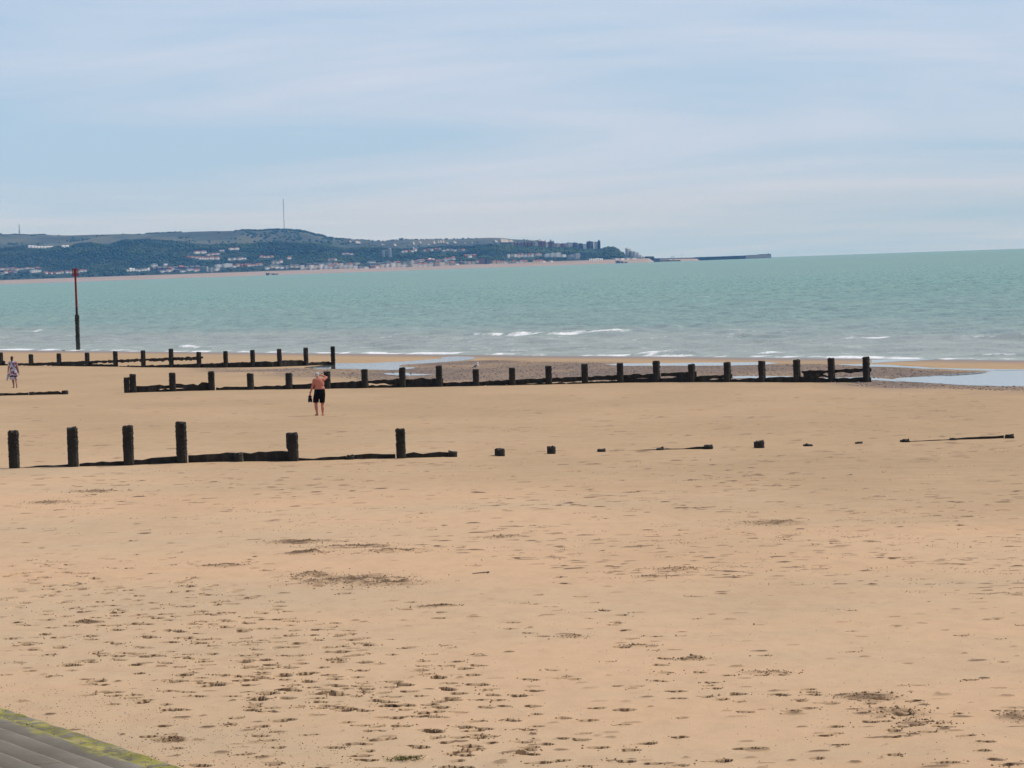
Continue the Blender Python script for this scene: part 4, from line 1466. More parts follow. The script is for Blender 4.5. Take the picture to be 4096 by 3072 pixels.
K1, K4 = 0.3164, 0.3616
CRA, CRB = prof([
    (0, 780, K1, [(-900, 640), (-400, 650), (0, 665), (150, 650), (330, 640), (560, 650), (700, 642), (900, 640), (950, 612), (1050, 598), (1150, 592), (1290, 618), (1400, 622), (1430, 597), (1550, 558), (1700, 552), (1850, 548), (1890, 552)]),
    (600, 780, K1, [(0, 562), (300, 574), (450, 594), (560, 612), (750, 625), (900, 614), (1100, 608), (1300, 608), (1380, 590), (1600, 585), (1800, 590), (1890, 592)]),
    (1200, 780, K1, [(0, 596), (130, 590), (250, 608), (400, 638), (500, 662), (600, 667), (700, 656), (900, 655), (1000, 660), (1150, 668), (1300, 673), (1450, 664), (1550, 658), (1700, 645), (1830, 634), (2000, 630), (2200, 632)]),
    (1900, 860, K4, [(0, 322), (40, 316), (100, 322), (180, 310), (260, 324), (430, 318), (560, 325), (690, 332), (880, 342), (1000, 338), (1180, 345), (1390, 372), (1410, 366), (1450, 350), (1530, 350), (1570, 370), (1620, 403), (1680, 433), (1740, 463), (1780, 482), (1850, 492)])])
RIA, RIB = prof([
    (0, 780, K1, [(-900, 470), (-300, 480), (0, 493), (40, 511), (200, 503), (400, 511), (580, 502), (700, 510), (900, 512), (1200, 502), (1500, 496), (1800, 494), (1890, 490)]),
    (600, 780, K1, [(0, 490), (250, 478), (500, 468), (800, 463), (1000, 458), (1200, 452), (1380, 458), (1500, 445), (1700, 445), (1890, 458)]),
    (1200, 780, K1, [(0, 458), (100, 476), (200, 505), (290, 520), (330, 542), (400, 550), (600, 562), (800, 574), (950, 580), (1040, 588), (1150, 575), (1250, 570), (1450, 564), (1560, 569), (1650, 562), (1900, 561), (2100, 552), (2200, 549)]),
    (1900, 860, K4, [(0, 258), (150, 252), (310, 255), (400, 268), (560, 276), (700, 288), (900, 315), (1100, 340), (1300, 370), (1500, 420), (1700, 480)])])
Y_W, Y_B, Y_C = 13950.0, 14250.0, 15300.0
Z_BT = 17.0
U_END = 2615
A_END = ab(U_END, 1040)[0]


def b_to_z(b, yy):
    return CAM_Z + b * yy


def front_z(a, yy):
    """height of the wooded front: beach, low town shelf, then the scarp up to its crest"""
    zc = b_to_z(np.interp(a, CRA, CRB), Y_C) - 8.0
    zc = np.maximum(zc, Z_BT + 1)
    t = np.clip((yy - Y_B) / (Y_C - Y_B), 0, 1)
    g = 0.10 * smooth(0, 0.12, t) + 0.90 * (0.45 * t + 0.55 * smooth(0.05, 1.0, t))
    z = Z_BT + (zc - Z_BT) * g
    bch = np.clip((yy - Y_W) / (Y_B - Y_W), -0.2, 1)
    z = np.where(yy < Y_B, Z_BT * bch, z)
    t2 = np.clip((yy - Y_C) / 900.0, 0, 1)
    z = np.where(yy > Y_C, zc - 60 * t2 * t2, z)
    return z


fa = np.linspace(ab(-420, 1100)[0], A_END, 330)
fy = np.concatenate([[13880, Y_W, 14100, 14180, Y_B - 2], np.linspace(Y_B + 6, Y_C, 46), [15420, 15600, 15900]])
FA, FY = np.meshgrid(fa, fy)
FZ = front_z(FA, FY)
FZ += np.where(FY > Y_B + 5, 5.0 * fbm(FA * FY / 130, FY / 130, 91, 3) * smooth(0, 200, FY - Y_B), 0)
endf = smooth(A_END, ab(2570, 1040)[0], FA)
FZ = np.where(FY > Y_B, Z_BT + (FZ - Z_BT) * endf, FZ) - 14 * (1 - smooth(A_END, A_END - 0.0015, FA))
V = np.stack([FA * FY, FY, FZ], -1)
nr = int(np.searchsorted(fy, Y_B))
bch = V[:nr + 1].reshape(-1, 3)
tag(link('far_beach', mesh('far_beach', bch, grid_faces(nr + 1, len(fa)), M['far_beach'], True)), 'pinkish shingle beach along the far shore', None, None, 'structure')
tag(link('wooded_hill', mesh('wooded_hill', V[nr:].reshape(-1, 3), grid_faces(len(fy) - nr, len(fa)), M['scrub'], True)), 'ground of the wooded far hillside', None, None, 'structure')

Y_R0, Y_R = 15700.0, 18600.0
ra = np.linspace(ab(-420, 1100)[0], ab(2440, 1040)[0], 300)
ry = np.concatenate([np.linspace(Y_R0, Y_R, 44), [18800, 19200, 20000]])


def ridge_z(a, yy):
    zc = np.maximum(b_to_z(np.interp(a, RIA, RIB), Y_R), 5)
    t = np.clip((yy - Y_R0) / (Y_R - Y_R0), 0, 1)
    z = zc * (0.12 + 0.88 * smooth(0.0, 1.0, t) ** 0.8)
    return np.where(yy > Y_R, zc - 70 * np.clip((yy - Y_R) / 1400, 0, 1), z)


RA, RY = np.meshgrid(ra, ry)
RZ = ridge_z(RA, RY)
RZ += 14 * fbm(RA * RY / 420, RY / 420, 95, 4) * smooth(0, 700, RY - Y_R0) * smooth(0, 500, np.abs(Y_R - RY))
tag(link('hills', mesh('hills', np.stack([RA * RY, RY, RZ], -1).reshape(-1, 3), grid_faces(*RA.shape), M['grass'], True)), 'grassy chalk hills behind the wooded shore', None, None, 'structure')


def on_surface(zf, u, v, y0, y1):
    """the point of a far surface that the photo shows at (u, v)"""
    a, b = ab(u, v)
    ys = np.linspace(y0, y1, 160)
    d = zf(np.full_like(ys, a), ys) - (CAM_Z + b * ys)
    k = int(np.argmax(d >= 0)) if (d >= 0).any() else len(ys) - 1
    yy = ys[k]
    return Vector((a * yy, yy, float(zf(np.array([a]), np.array([yy]))[0])))


def front_pt(u, v):
    return on_surface(front_z, u, v, Y_B - 40, Y_C)


# chalk scars on the far cliffs
CH = [(640, 605, 30, 14), (735, 612, 70, 30), (1050, 640, 40, 12), (1205, 645, 40, 30), (1440, 625, 30, 34), (1525, 615, 24, 26), (1630, 640, 30, 14), (1700, 615, 26, 34),
      (1755, 610, 18, 30), (1785, 605, 22, 34), (1815, 603, 24, 34), (1865, 622, 30, 20), (1960, 612, 46, 26), (2085, 622, 26, 10), (2180, 615, 24, 10)]
CHW = [(1200 + x * K1, 780 + yy * K1, w * K1, h * K1) for x, yy, w, h in CH] + [(1900 + x * K4, 860 + yy * K4, w * K4, h * K4) for x, yy, w, h in
      ((235, 303, 34, 26), (310, 295, 60, 40), (350, 298, 50, 36), (400, 300, 44, 26))]
cv, cf = [], []
for (u, v, w, h) in CHW:
    n = len(cv)
    m_ = 7
    for j in range(5):
        q = j / 4
        for i in range(m_):
            x = (i / (m_ - 1) - 0.5) * w * (0.55 + 0.45 * q) * RNG.uniform(0.8, 1.2) + (q - 0.5) * w * 0.35
            yy = 17000 + RNG.uniform(-6, 6)
            p = on_surface(ridge_z, u + x, v + (q - 0.5) * h + RNG.uniform(-0.5, 0.5), Y_R0, Y_R)
            cv.append((p.x, p.y - 16, p.z + 6))
    for j in range(4):
        for i in range(m_ - 1):
            a0 = n + j * m_ + i
            cf.append((a0, a0 + m_, a0 + m_ + 1, a0 + 1))
tag(link('chalk_cliff', mesh('chalk_cliff', cv, cf, M['chalk'])), 'white chalk scars on the far cliffs', None, None, 'structure')

# ---- buildings
TEMPL = {}


def tmpl(kind, part, mat):
    key = (kind, part, mat)
    if key in TEMPL:
        return TEMPL[key]
    mb = MB()
    if kind == 'gable':
        if part == 'wall':
            mb.box(-.5, .5, -.5, .5, -0.6, .62)
            mb.add([(-.5, -.5, .62), (-.5, .5, .62), (-.5, 0, .96), (.5, -.5, .62), (.5, .5, .62), (.5, 0, .96)], [(0, 2, 1), (3, 4, 5)])
        else:
            for s in (-1, 1):
                mb.add([(-.55, 0, 1.0), (.55, 0, 1.0), (.55, s * .58, .585), (-.55, s * .58, .585), (-.55, 0, .96), (.55, 0, .96), (.55, s * .58, .545), (-.55, s * .58, .545)],
                       [(0, 1, 2, 3), (7, 6, 5, 4), (3, 2, 6, 7), (0, 3, 7, 4), (1, 5, 6, 2)])
            mb.box(.2, .32, -.06, .06, .85, 1.14)
    elif kind == 'hip':
        if part == 'wall':
            mb.box(-.5, .5, -.5, .5, -0.6, .66)
        else:
            mb.add([(-.56, -.56, .64), (.56, -.56, .64), (.56, .56, .64), (-.56, .56, .64), (-.22, 0, 1.0), (.22, 0, 1.0)], [(0, 1, 5, 4), (2, 3, 4, 5), (1, 2, 5), (3, 0, 4), (3, 2, 1, 0)])
            mb.box(-.3, -.2, .05, .15, .8, 1.1)
    else:
        if part == 'wall':
            mb.box(-.5, .5, -.5, .5, -0.5, .94)
        else:
            mb.box(-.53, .53, -.53, .53, .94, 1.0)
            mb.box(-.2, .1, -.15, .2, 1.0, 1.08)
    me = mesh(part, mb.v, mb.f, M[mat])
    TEMPL[key] = me
    return me


WIN = {}
HOUSES, RECTS = [], []


def house(u, v, wpx, hpx, kind='gable', wall='white', roof='rooftile', windows=(0, 0), rot=None, depth=None, name='house', label=None, cat='house', group=None, base=None):
    """v is the photo row of the foot of the building"""
    p = base if base is not None else front_pt(u, v)
    k = p.y / F
    rot = math.radians(random.uniform(44, 56)) if rot is None else rot
    wa = wpx * k
    H = hpx * k
    if depth is None:
        ww = wa / (math.cos(rot) + 0.42 * math.sin(rot))
        dd = ww * 0.42
    else:
        dd = depth
        ww = max(4.0, (wa - dd * abs(math.sin(rot))) / math.cos(rot))
    e = empty(name, p, rot)
    e.scale = (ww, dd, H)
    w_ = link('wall', tmpl(kind, 'wall', wall), e)
    link('roof', tmpl(kind, 'roof', roof), e)
    nx_, nz_ = windows
    if nx_:
        key = (nx_, nz_)
        if key not in WIN:
            mb = MB().box(-.28 / nx_, .28 / nx_, -.012, .012, -.28 / nz_ * .6, .28 / nz_ * .6)
            WIN[key] = mesh('window', mb.v, mb.f, M['glass'])
        top = .60 if kind != 'flat' else .90
        for i in range(nx_):
            for j in range(nz_):
                link('window', WIN[key], e, ((i + .5) / nx_ - .5, -.505, top * (j + .55) / nz_))
        for j in range(nz_):
            o = link('window', WIN[key], e, (.505, 0.0, top * (j + .55) / nz_), math.pi / 2)
    HOUSES.append((e, u, label, cat, group, kind, wall, roof, wpx))
    RECTS.append((u, v, wpx, hpx))
    return e


def row(u0, v0, u1, v1, n, hpx, walls, roofs, group, where, kind='gable', windows=(0, 0), jit=1.5, cat='house', wmul=1.0, rot=None, name='house', depth=None):
    for i in range(n):
        t = (i + 0.5) / n
        u, v = u0 + (u1 - u0) * t, v0 + (v1 - v0) * t + random.uniform(-jit, jit)
        kd = random.choice(kind) if isinstance(kind, (list, tuple)) else kind
        house(u, v, abs(u1 - u0) / n * wmul * random.uniform(0.85, 1.1), hpx * random.uniform(0.85, 1.2), kd, random.choice(walls), random.choice(roofs), windows,
              group=group, cat=cat, label=where, rot=rot, name=name, depth=depth)


W1, W2 = ['white', 'white', 'cream'], ['white', 'cream', 'brick', 'grey']
RT, RS = ['rooftile', 'rooftile', 'slate'], ['slate', 'slate', 'rooftile']
row(112, 991, 211, 986, 8, 8, ['white'], ['pale_roof'], 'white gables on the skyline', 'white gabled house in the hilltop row at far left', jit=.4, wmul=1.0)
row(246, 985, 275, 984, 2, 8, ['white'], ['pale_roof'], 'pair of white roofs on the hilltop', 'white gabled house of the hilltop pair above the red marker', jit=.3)
row(-20, 1082, 160, 1076, 9, 8, W2, RT, 'houses low at the far left', 'small house in the upper row low on the far left shore', jit=3)
row(-20, 1096, 70, 1092, 5, 8, W2, RT, 'houses low at the far left', 'small house in the lower row low on the far left shore', jit=3)
house(142, 1090, 42, 10, 'flat', 'white', 'pale_roof', (4, 2), depth=14, name='villa', label='white flat-roofed villa low on the far left shore', cat='villa')
row(172, 1097, 255, 1094, 8, 9, ['white', 'cream', 'brick'], RT, 'terrace left of the red marker', 'terraced house in the row just left of the red marker', jit=.8)
row(262, 1092, 350, 1088, 6, 10, W1, RS, 'houses behind the red marker', 'white house on the far shore behind the red marker top', jit=2.5)
row(505, 1086, 600, 1083, 8, 11, ['white'], ['pale_roof', 'slate'], 'white terrace under the wood', 'bright white terraced house at the foot of the dark wood', jit=.6)
house(617, 1067, 25, 14, 'hip', 'white', 'slate', (3, 2), name='villa', label='large white hip-roofed villa above the white terrace', cat='villa')
house(662, 1063, 17, 8, 'flat', 'white', 'pale_roof', name='villa', label='small white flat-roofed villa right of the large white one', cat='villa')
row(605, 1080, 800, 1076, 9, 13, ['darkbrick', 'darkbrick', 'brick'], RS, 'dark brick houses by the shore', 'dark brick house in the row between villa and tower blocks', jit=2)
row(640, 1088, 800, 1084, 6, 9, ['darkbrick', 'white', 'grey'], RS, 'lower houses by the shore', 'lower house in front of the dark brick row', jit=2)
house(692, 1082, 14, 14, 'gable', 'white', 'slate', rot=math.radians(70), label='white gable-fronted house among the dark brick row', cat='house')
house(815, 1089, 16, 22, 'flat', 'glassblock', 'grey', (3, 5), depth=12, name='apartment_block', label='green glazed apartment block left of the cream slab', cat='apartments')
house(829, 1088, 9, 20, 'flat', 'cream', 'pale_roof', depth=8, name='apartment_block', label='narrow cream slab block standing by the shore', cat='apartments')
house(846, 1089, 16, 20, 'flat', 'grey', 'slate', (3, 5), depth=10, name='apartment_block', label='grey block just right of the cream slab', cat='apartments')
house(875, 1070, 30, 12, 'flat', 'white', 'pale_roof', (5, 3), depth=14, name='apartment_block', label='left half of the long white balconied flats', cat='apartments')
house(910, 1067, 38, 13, 'flat', 'white', 'pale_roof', (6, 3), depth=14, name='apartment_block', label='right half of the long white balconied flats', cat='apartments')
house(868, 1082, 22, 9, 'flat', 'white', 'pale_roof', (3, 2), name='villa', label='low white villa below the long balconied flats', cat='villa')
row(930, 1068, 1050, 1062, 8, 10, ['brick', 'white', 'cream'], ['rooftile'], 'red roofs above the beach', 'red-roofed house in the row right of the balconied flats', jit=2)
row(775, 1015, 826, 1012, 2, 9, ['white'], ['rooftile'], 'red-roofed hillside block', 'red-roofed hillside house in the top pair of the cluster', kind='hip', jit=.5)
row(826, 1023, 880, 1020, 3, 8, ['white', 'cream'], ['rooftile'], 'red-roofed hillside block', 'red-roofed hillside house in the middle row of the cluster', kind='hip', jit=.5)
row(795, 1037, 878, 1037, 8, 10, ['white', 'cream'], ['rooftile'], 'hillside terrace', 'white terraced house in the bright hillside terrace', jit=.5)
row(745, 1030, 795, 1034, 3, 7, ['brick', 'cream'], ['rooftile'], 'small red-roofed hillside houses', 'small house left of the bright hillside terrace', jit=1)
row(912, 1040, 986, 1037, 7, 9, ['white', 'white', 'grey'], RS, 'second hillside terrace', 'white house in the hillside terrace right of the bright one', jit=1.2)
row(878, 1006, 898, 1006, 2, 8, ['white'], RS, 'white houses among hillside trees', 'white house alone among trees above the hillside terrace', jit=1)
row(914, 998, 958, 996, 2, 7, ['white'], ['rooftile'], 'hillside bungalows', 'white bungalow with red roof high on the wooded hill', kind='hip', jit=.3)
row(1038, 1031, 1096, 1031, 4, 8, ['white', 'cream'], ['rooftile', 'rooftile', 'slate'], 'short hillside row', 'white house in the short row below the tall mast', jit=.8)
house(1157, 1036, 17, 10, 'gable', 'white', 'rooftile', label='white and red house alone in the wood right of the mast', cat='house')
row(1088, 1055, 1132, 1050, 3, 10, ['white', 'cream'], RS, 'villas above the promenade', 'pale villa on the slope left of the seafront terraces', jit=1.5, cat='villa', name='villa')
row(1060, 1075, 1215, 1070, 8, 13, ['white', 'grey', 'cream', 'brick'], RS, 'houses left of the seafront terraces', 'shore house left of the tall seafront terraces', jit=2.5)
row(1200, 1078, 1432, 1072, 12, 19, ['white', 'cream', 'white'], RS, 'tall seafront terraces', 'tall white seafront building in the left stretch', kind=['flat', 'hip', 'gable'], windows=(3, 4), jit=1.5, cat='building', name='seafront_building')
row(1220, 1061, 1440, 1056, 8, 9, W2, RS, 'houses behind the seafront', 'house peeping out behind the left seafront stretch', jit=3)
row(1432, 1076, 1520, 1071, 4, 11, ['grey', 'white', 'brick'], RS, 'low seafront houses', 'low seafront house between the two tall stretches', jit=1.5)
row(1520, 1071, 1820, 1061, 14, 16, ['white', 'cream', 'grey', 'white'], RS, 'middle seafront buildings', 'seafront building in the long middle stretch', kind=['flat', 'hip', 'gable'], windows=(3, 3), jit=1.5, cat='building', name='seafront_building')
house(1649, 1068, 12, 26, 'flat', 'cream', 'grey', (2, 6), depth=10, name='apartment_block', label='slim cream tower block rising above the middle seafront', cat='apartments')
row(1470, 1055, 1800, 1045, 10, 8, W2, RS, 'houses above the middle seafront', 'small house on the slope above the middle seafront', jit=4)
row(1310, 1042, 1348, 1044, 3, 10, ['cream', 'grey', 'white'], RT, 'hillside houses', 'pale house in the wooded gap above the left seafront', jit=2)
row(1366, 1018, 1414, 1020, 3, 7, ['white'], RS, 'white houses in the wood', 'small white house in the dark wood left of the glass block', jit=1)
house(1534, 1026, 9, 28, 'flat', 'grey', 'slate', depth=10, name='apartment_block', label='grey left wing of the hillside tower block', cat='apartments')
house(1545, 1022, 15, 22, 'flat', 'glassblock', 'grey', (3, 5), depth=10, name='apartment_block', label='green glazed middle of the hillside tower block', cat='apartments')
house(1561, 1027, 11, 32, 'flat', 'grey', 'pale_roof', (2, 6), depth=10, name='apartment_block', label='tall grey right wing of the hillside tower block', cat='apartments')
row(1605, 1010, 1668, 1004, 5, 8, ['brick', 'white', 'cream'], RS, 'houses right of the tower block', 'hilltop house just right of the hillside tower block', jit=2)
row(1690, 1003, 1860, 1000, 11, 7, W2, RS, 'upper town houses', 'small house in the upper town under the white cliffs', jit=4)
row(1712, 1040, 1740, 1042, 2, 7, ['white'], ['pale_roof'], 'white roofs on the slope', 'pale-roofed house halfway up the slope right of the tower block', jit=1)
row(1775, 1044, 1822, 1040, 3, 13, ['white'], RS, 'large white houses', 'large white house above the end of the middle seafront', windows=(3, 3), jit=1)
row(1855, 1030, 1905, 1027, 3, 11, ['white', 'white', 'brick'], RT, 'houses below the upper town', 'white house on the slope left of the hotel cliff', jit=1.5)
row(1820, 1058, 1918, 1052, 6, 9, W2, RS, 'houses at the end of the seafront', 'small house between the seafront and the brown flats', jit=2.5)
house(1928, 1056, 24, 22, 'flat', 'brick', 'slate', (4, 5), depth=14, name='apartment_block', label='left one of the two brown brick blocks of flats', cat='apartments')
house(1950, 1056, 22, 19, 'flat', 'darkbrick', 'slate', (4, 5), depth=14, name='apartment_block', label='right one of the two brown brick blocks of flats', cat='apartments')
row(1970, 1056, 2110, 1053, 9, 12, ['cream', 'white', 'grey', 'white'], RS, 'row by the beach', 'pale house in the beachside row under the white crescent', windows=(2, 2), jit=1)
row(2028, 1031, 2136, 1029, 8, 15, ['white', 'white', 'cream'], RS, 'white crescent', 'tall house of the white crescent below the hotels', kind=['flat', 'hip'], windows=(2, 4), jit=1, cat='building', name='crescent_house')
house(2154, 1024, 26, 12, 'hip', 'white', 'rooftile', (4, 2), name='villa', label='white red-roofed villa between crescent and long white flats', cat='villa')
row(2180, 1028, 2243, 1027, 3, 14, ['white'], ['pale_roof'], 'long white flats', 'section of the long white banded flats', kind='flat', windows=(4, 4), jit=0, cat='apartments', name='apartment_block', wmul=1.08, rot=math.radians(35), depth=10)
house(2254, 1027, 22, 9, 'flat', 'white', 'pale_roof', (4, 2), depth=10, name='apartment_block', label='lower white flats right of the long banded ones', cat='apartments')
row(2274, 1035, 2320, 1034, 2, 19, ['grey', 'darkbrick'], ['slate'], 'grey flats', 'grey block of flats in trees right of the white flats', kind='flat', windows=(4, 5), jit=0, cat='apartments', name='apartment_block')
row(2130, 1052, 2182, 1050, 4, 11, ['white', 'cream'], RT, 'white beach cottages', 'white cottage with red roof beside the far beach', jit=.8)
house(2206, 1050, 13, 9, 'gable', 'white', 'slate', label='lone white cottage right of the beach cottages', cat='house')
row(2356, 1048, 2412, 1043, 8, 8, ['white'], ['pale_roof', 'white'], 'white beach huts', 'white beach hut in the row under the headland', jit=.2, cat='hut', name='beach_hut', wmul=0.75)
row(2455, 1044, 2545, 1039, 4, 6, ['cream', 'white'], ['pale_roof'], 'low beach pavilion', 'section of the low pale beach pavilion', kind='flat', jit=.2, cat='pavilion', name='pavilion', wmul=1.0)


def top_pt(u):
    a = ab(u, 980)[0]
    yy = Y_C - 30
    return Vector((a * yy, yy, float(front_z(np.array([a]), np.array([yy]))[0])))


def leas(u, v0, v1, wpx, **kw):       # a building on the crest, from foot row v0 (hidden in trees) to top row v1
    p = top_pt(u)
    a, b = ab(u, v1)
    H = (CAM_Z + b * p.y) - p.z
    house(u, v0, wpx, H * F / p.y, base=p, **kw)


row_leas = [(2062, 966), (2076, 965), (2090, 964), (2104, 963), (2118, 962), (2132, 963)]
for i, (u, vt) in enumerate(row_leas):
    leas(u, 980, vt, 15, kind='gable', wall='brick', roof='slate', windows=(2, 3), name='terrace_house', label='red brick cliff-top terrace house left of the domed hotel', cat='house', group='cliff-top terrace')
leas(2168, 983, 965, 30, kind='flat', wall='brick', roof='rooftile', windows=(6, 5), depth=22, name='hotel', label='red brick cliff-top hotel with a central cupola', cat='hotel')
leas(2205, 984, 966, 24, kind='flat', wall='brick', roof='lead', windows=(5, 5), depth=20, name='hotel', label='red brick cliff-top hotel with a green dome, right of the cupola one', cat='hotel')
for (u, vt, rr, nm, mat) in ((2160, 954, 4.0, 'cupola', 'cream'), (2151, 960, 2.6, 'turret', 'rooftile'), (2181, 960, 2.6, 'turret', 'rooftile'), (2203, 957, 3.4, 'dome', 'lead'), (2213, 961, 2.6, 'turret', 'lead')):
    par = [h for h in HOUSES if h[2] and ('central cupola' if u < 2190 else 'green dome') in h[2]][0][0]
    p = top_pt(u)
    zt = CAM_Z + ab(u, vt)[1] * p.y
    zb = CAM_Z + ab(u, vt + 9)[1] * p.y
    mb = MB()
    loft(mb, [(0, 0, zb - p.z, rr, rr), (0, 0, (zb * .5 + zt * .5) - p.z, rr, rr), (0, 0, zb * .25 + zt * .75 - p.z, rr * .75, rr * .75), (0, 0, zt - p.z - .8, rr * .25, rr * .25), (0, 0, zt - p.z, .15, .15)], 10)
    o = link(nm, mesh(nm, mb.v, mb.f, M[mat]), par)
    o.matrix_parent_inverse = Matrix.LocRotScale(par.location, par.rotation_euler, par.scale).inverted()
    o.location = (p.x, p.y - 6, p.z)
for i, (u, vt, w) in enumerate(((2230, 974, 22), (2252, 974, 22), (2276, 971, 24), (2300, 971, 22))):
    leas(u, 986, vt, w, kind='flat', wall=('grey', 'brick', 'grey', 'darkbrick')[i], roof='slate', windows=(3, 3), depth=14, name='terrace_house', label='low cliff-top building between the domed hotel and the tower block', cat='building', group='low cliff-top buildings')
leas(2322, 992, 974, 20, kind='flat', wall='darkbrick', roof='slate', windows=(3, 4), depth=16, name='apartment_block', label='dark cliff-top block left of the white stepped one', cat='apartments')
leas(2343, 992, 976, 24, kind='flat', wall='white', roof='pale_roof', windows=(4, 4), depth=16, name='apartment_block', label='white stepped cliff-top block beside the tower', cat='apartments')
leas(2360, 990, 966, 28, kind='flat', wall='darkbrick', roof='slate', windows=(4, 5), depth=18, name='apartment_block', label='long dark flat-topped cliff-top block left of the tower', cat='apartments')
leas(2384, 992, 969, 16, kind='flat', wall='cream', roof='slate', windows=(2, 4), depth=12, name='apartment_block', label='narrow cream block against the cliff-top tower', cat='apartments')
leas(2396, 994, 962.5, 11, kind='flat', wall='darkbrick', roof='slate', windows=(2, 8), depth=11, rot=math.radians(20), name='tower_block', label='dark tower block standing highest on the headland cliff top', cat='tower')
# stepped pale flats below the headland
pyr = [(2513, 993, 22), (2528, 1004, 18), (2541, 1007, 14), (2552, 1011, 12), (2562, 1020, 12), (2573, 1026, 12)]
for i, (u, vt, w) in enumerate(pyr):
    p = at_y(u, 1040, 14700.0)
    p.z = 15
    H = (CAM_Z + ab(u, vt)[1] * p.y) - p.z
    house(u, 1040, w, H * F / p.y, 'flat', 'grey' if i < 2 else 'white', 'pale_roof', (3, 6 - i // 2), depth=12, base=p, name='stepped_flats',
          label=('tallest grey block of the stepped flats by the headland', 'second block of the stepped flats, falling towards the harbour', 'third block of the stepped flats', 'fourth block of the stepped flats', 'fifth block of the stepped flats', 'lowest block of the stepped flats, nearest the harbour')[i], cat='apartments')
# church spire
p = front_pt(1654, 1002)
k = p.y / F
e = empty('church', p, 0.6)
tag(e, 'small pale church spire in the upper town', 'church')
mb = MB().box(-4, 4, -7, 3, -8, 7)
mb.build('nave', M['grey'], e)
mb = MB().box(-2, 2, -2, 2, 0, 9)
loft(mb, [(0, 0, 9, 2.6, 2.6), (0, 0, 19, .15, .15)], 8)
mb.build('spire', M['white'], e)

# labels: number the look-alikes of a row from the left so that each is singled out
NUM = ['first', 'second', 'third', 'fourth', 'fifth', 'sixth', 'seventh', 'eighth', 'ninth', 'tenth', 'eleventh', 'twelfth', 'thirteenth', 'fourteenth']
bylab = {}
for h in HOUSES:
    bylab.setdefault(h[2], []).append(h)
for lab, hs in bylab.items():
    hs.sort(key=lambda h: h[1])
    for i, (e, u, _, cat, group, kind, wall, roof, w) in enumerate(hs):
        tag(e, lab if len(hs) == 1 else lab + ', ' + NUM[i] + ' from left', cat, group)

# ---- woodland: crowns massed over the hillside
def blob_mass(name, centers, radii, tints, mat, label, squash=0.8):
    t = (1 + 5 ** .5) / 2
    bv = np.array([(-1, t, 0), (1, t, 0), (-1, -t, 0), (1, -t, 0), (0, -1, t), (0, 1, t), (0, -1, -t), (0, 1, -t), (t, 0, -1), (t, 0, 1), (-t, 0, -1), (-t, 0, 1)], float)
    bv /= np.linalg.norm(bv[0])
    bf = np.array([(0, 11, 5), (0, 5, 1), (0, 1, 7), (0, 7, 10), (0, 10, 11), (1, 5, 9), (5, 11, 4), (11, 10, 2), (10, 7, 6), (7, 1, 8), (3, 9, 4), (3, 4, 2), (3, 2, 6), (3, 6, 8), (3, 8, 9),
                   (4, 9, 5), (2, 4, 11), (6, 2, 10), (8, 6, 7), (9, 8, 1)])
    n = len(centers)
    jit = RNG.uniform(0.72, 1.28, (n, 12, 1))
    rot = RNG.uniform(0, 6.28, n)
    c, s = np.cos(rot)[:, None], np.sin(rot)[:, None]
    b = bv[None] * jit
    x, yy = b[..., 0] * c - b[..., 1] * s, b[..., 0] * s + b[..., 1] * c
    v = np.stack([x, yy, b[..., 2] * squash], -1) * radii[:, None, None] + centers[:, None, :]
    f = (bf[None] + (np.arange(n) * 12)[:, None, None]).reshape(-1, 3)
    me = mesh(name, v.reshape(-1, 3), f, mat, False, {'tint': np.repeat(tints, 12)})
    return tag(link(name, me), label, 'trees', None, 'stuff')


def proj(P):
    R = np.array(CAM_R)
    q = (P - np.array([0, 0, CAM_Z])) @ R
    return 2048 + F * q[:, 0] / -q[:, 2], 1536 - F * q[:, 1] / -q[:, 2]


n = 15000
a = RNG.uniform(ab(-300, 1100)[0], ab(2612, 1040)[0], n)
tt = RNG.uniform(0, 1, n) ** 0.85
yy = Y_B + 25 + tt * (Y_C + 60 - Y_B - 25)
z = front_z(a, yy)
z = np.where(a > ab(2570, 1040)[0], Z_BT + (z - Z_BT) * smooth(A_END, ab(2570, 1040)[0], a), z)
big_t = 0.5 + fbm(a * yy / 160, yy / 160, 111, 3)
rad = RNG.uniform(3.6, 7.4, n) * (0.75 + 0.5 * np.clip(big_t, 0, 1))
C = np.stack([a * yy, yy, z + rad * 0.45], -1)
u, v = proj(C)
keep = np.ones(n, bool)
for (hu, hv, w, h) in RECTS:
    keep &= ~((np.abs(u - hu) < w * 0.5 + 4) & (v > hv - h - 1) & (v < hv + 6))
# the built-up shelf by the sea is thinner
keep &= ~((v > 1075 - 0.0302 * u + 38 - 22) & (RNG.uniform(0, 1, n) < 0.45) & (u > 1000))
tint = np.clip(0.42 + 1.3 * fbm(a * yy / 150, yy / 150, 113, 4) + RNG.normal(0, 0.15, n), 0, 1)
blob_mass('woodland', C[keep], rad[keep], tint[keep], M['foliage'], 'dark green woodland covering the far hillside')
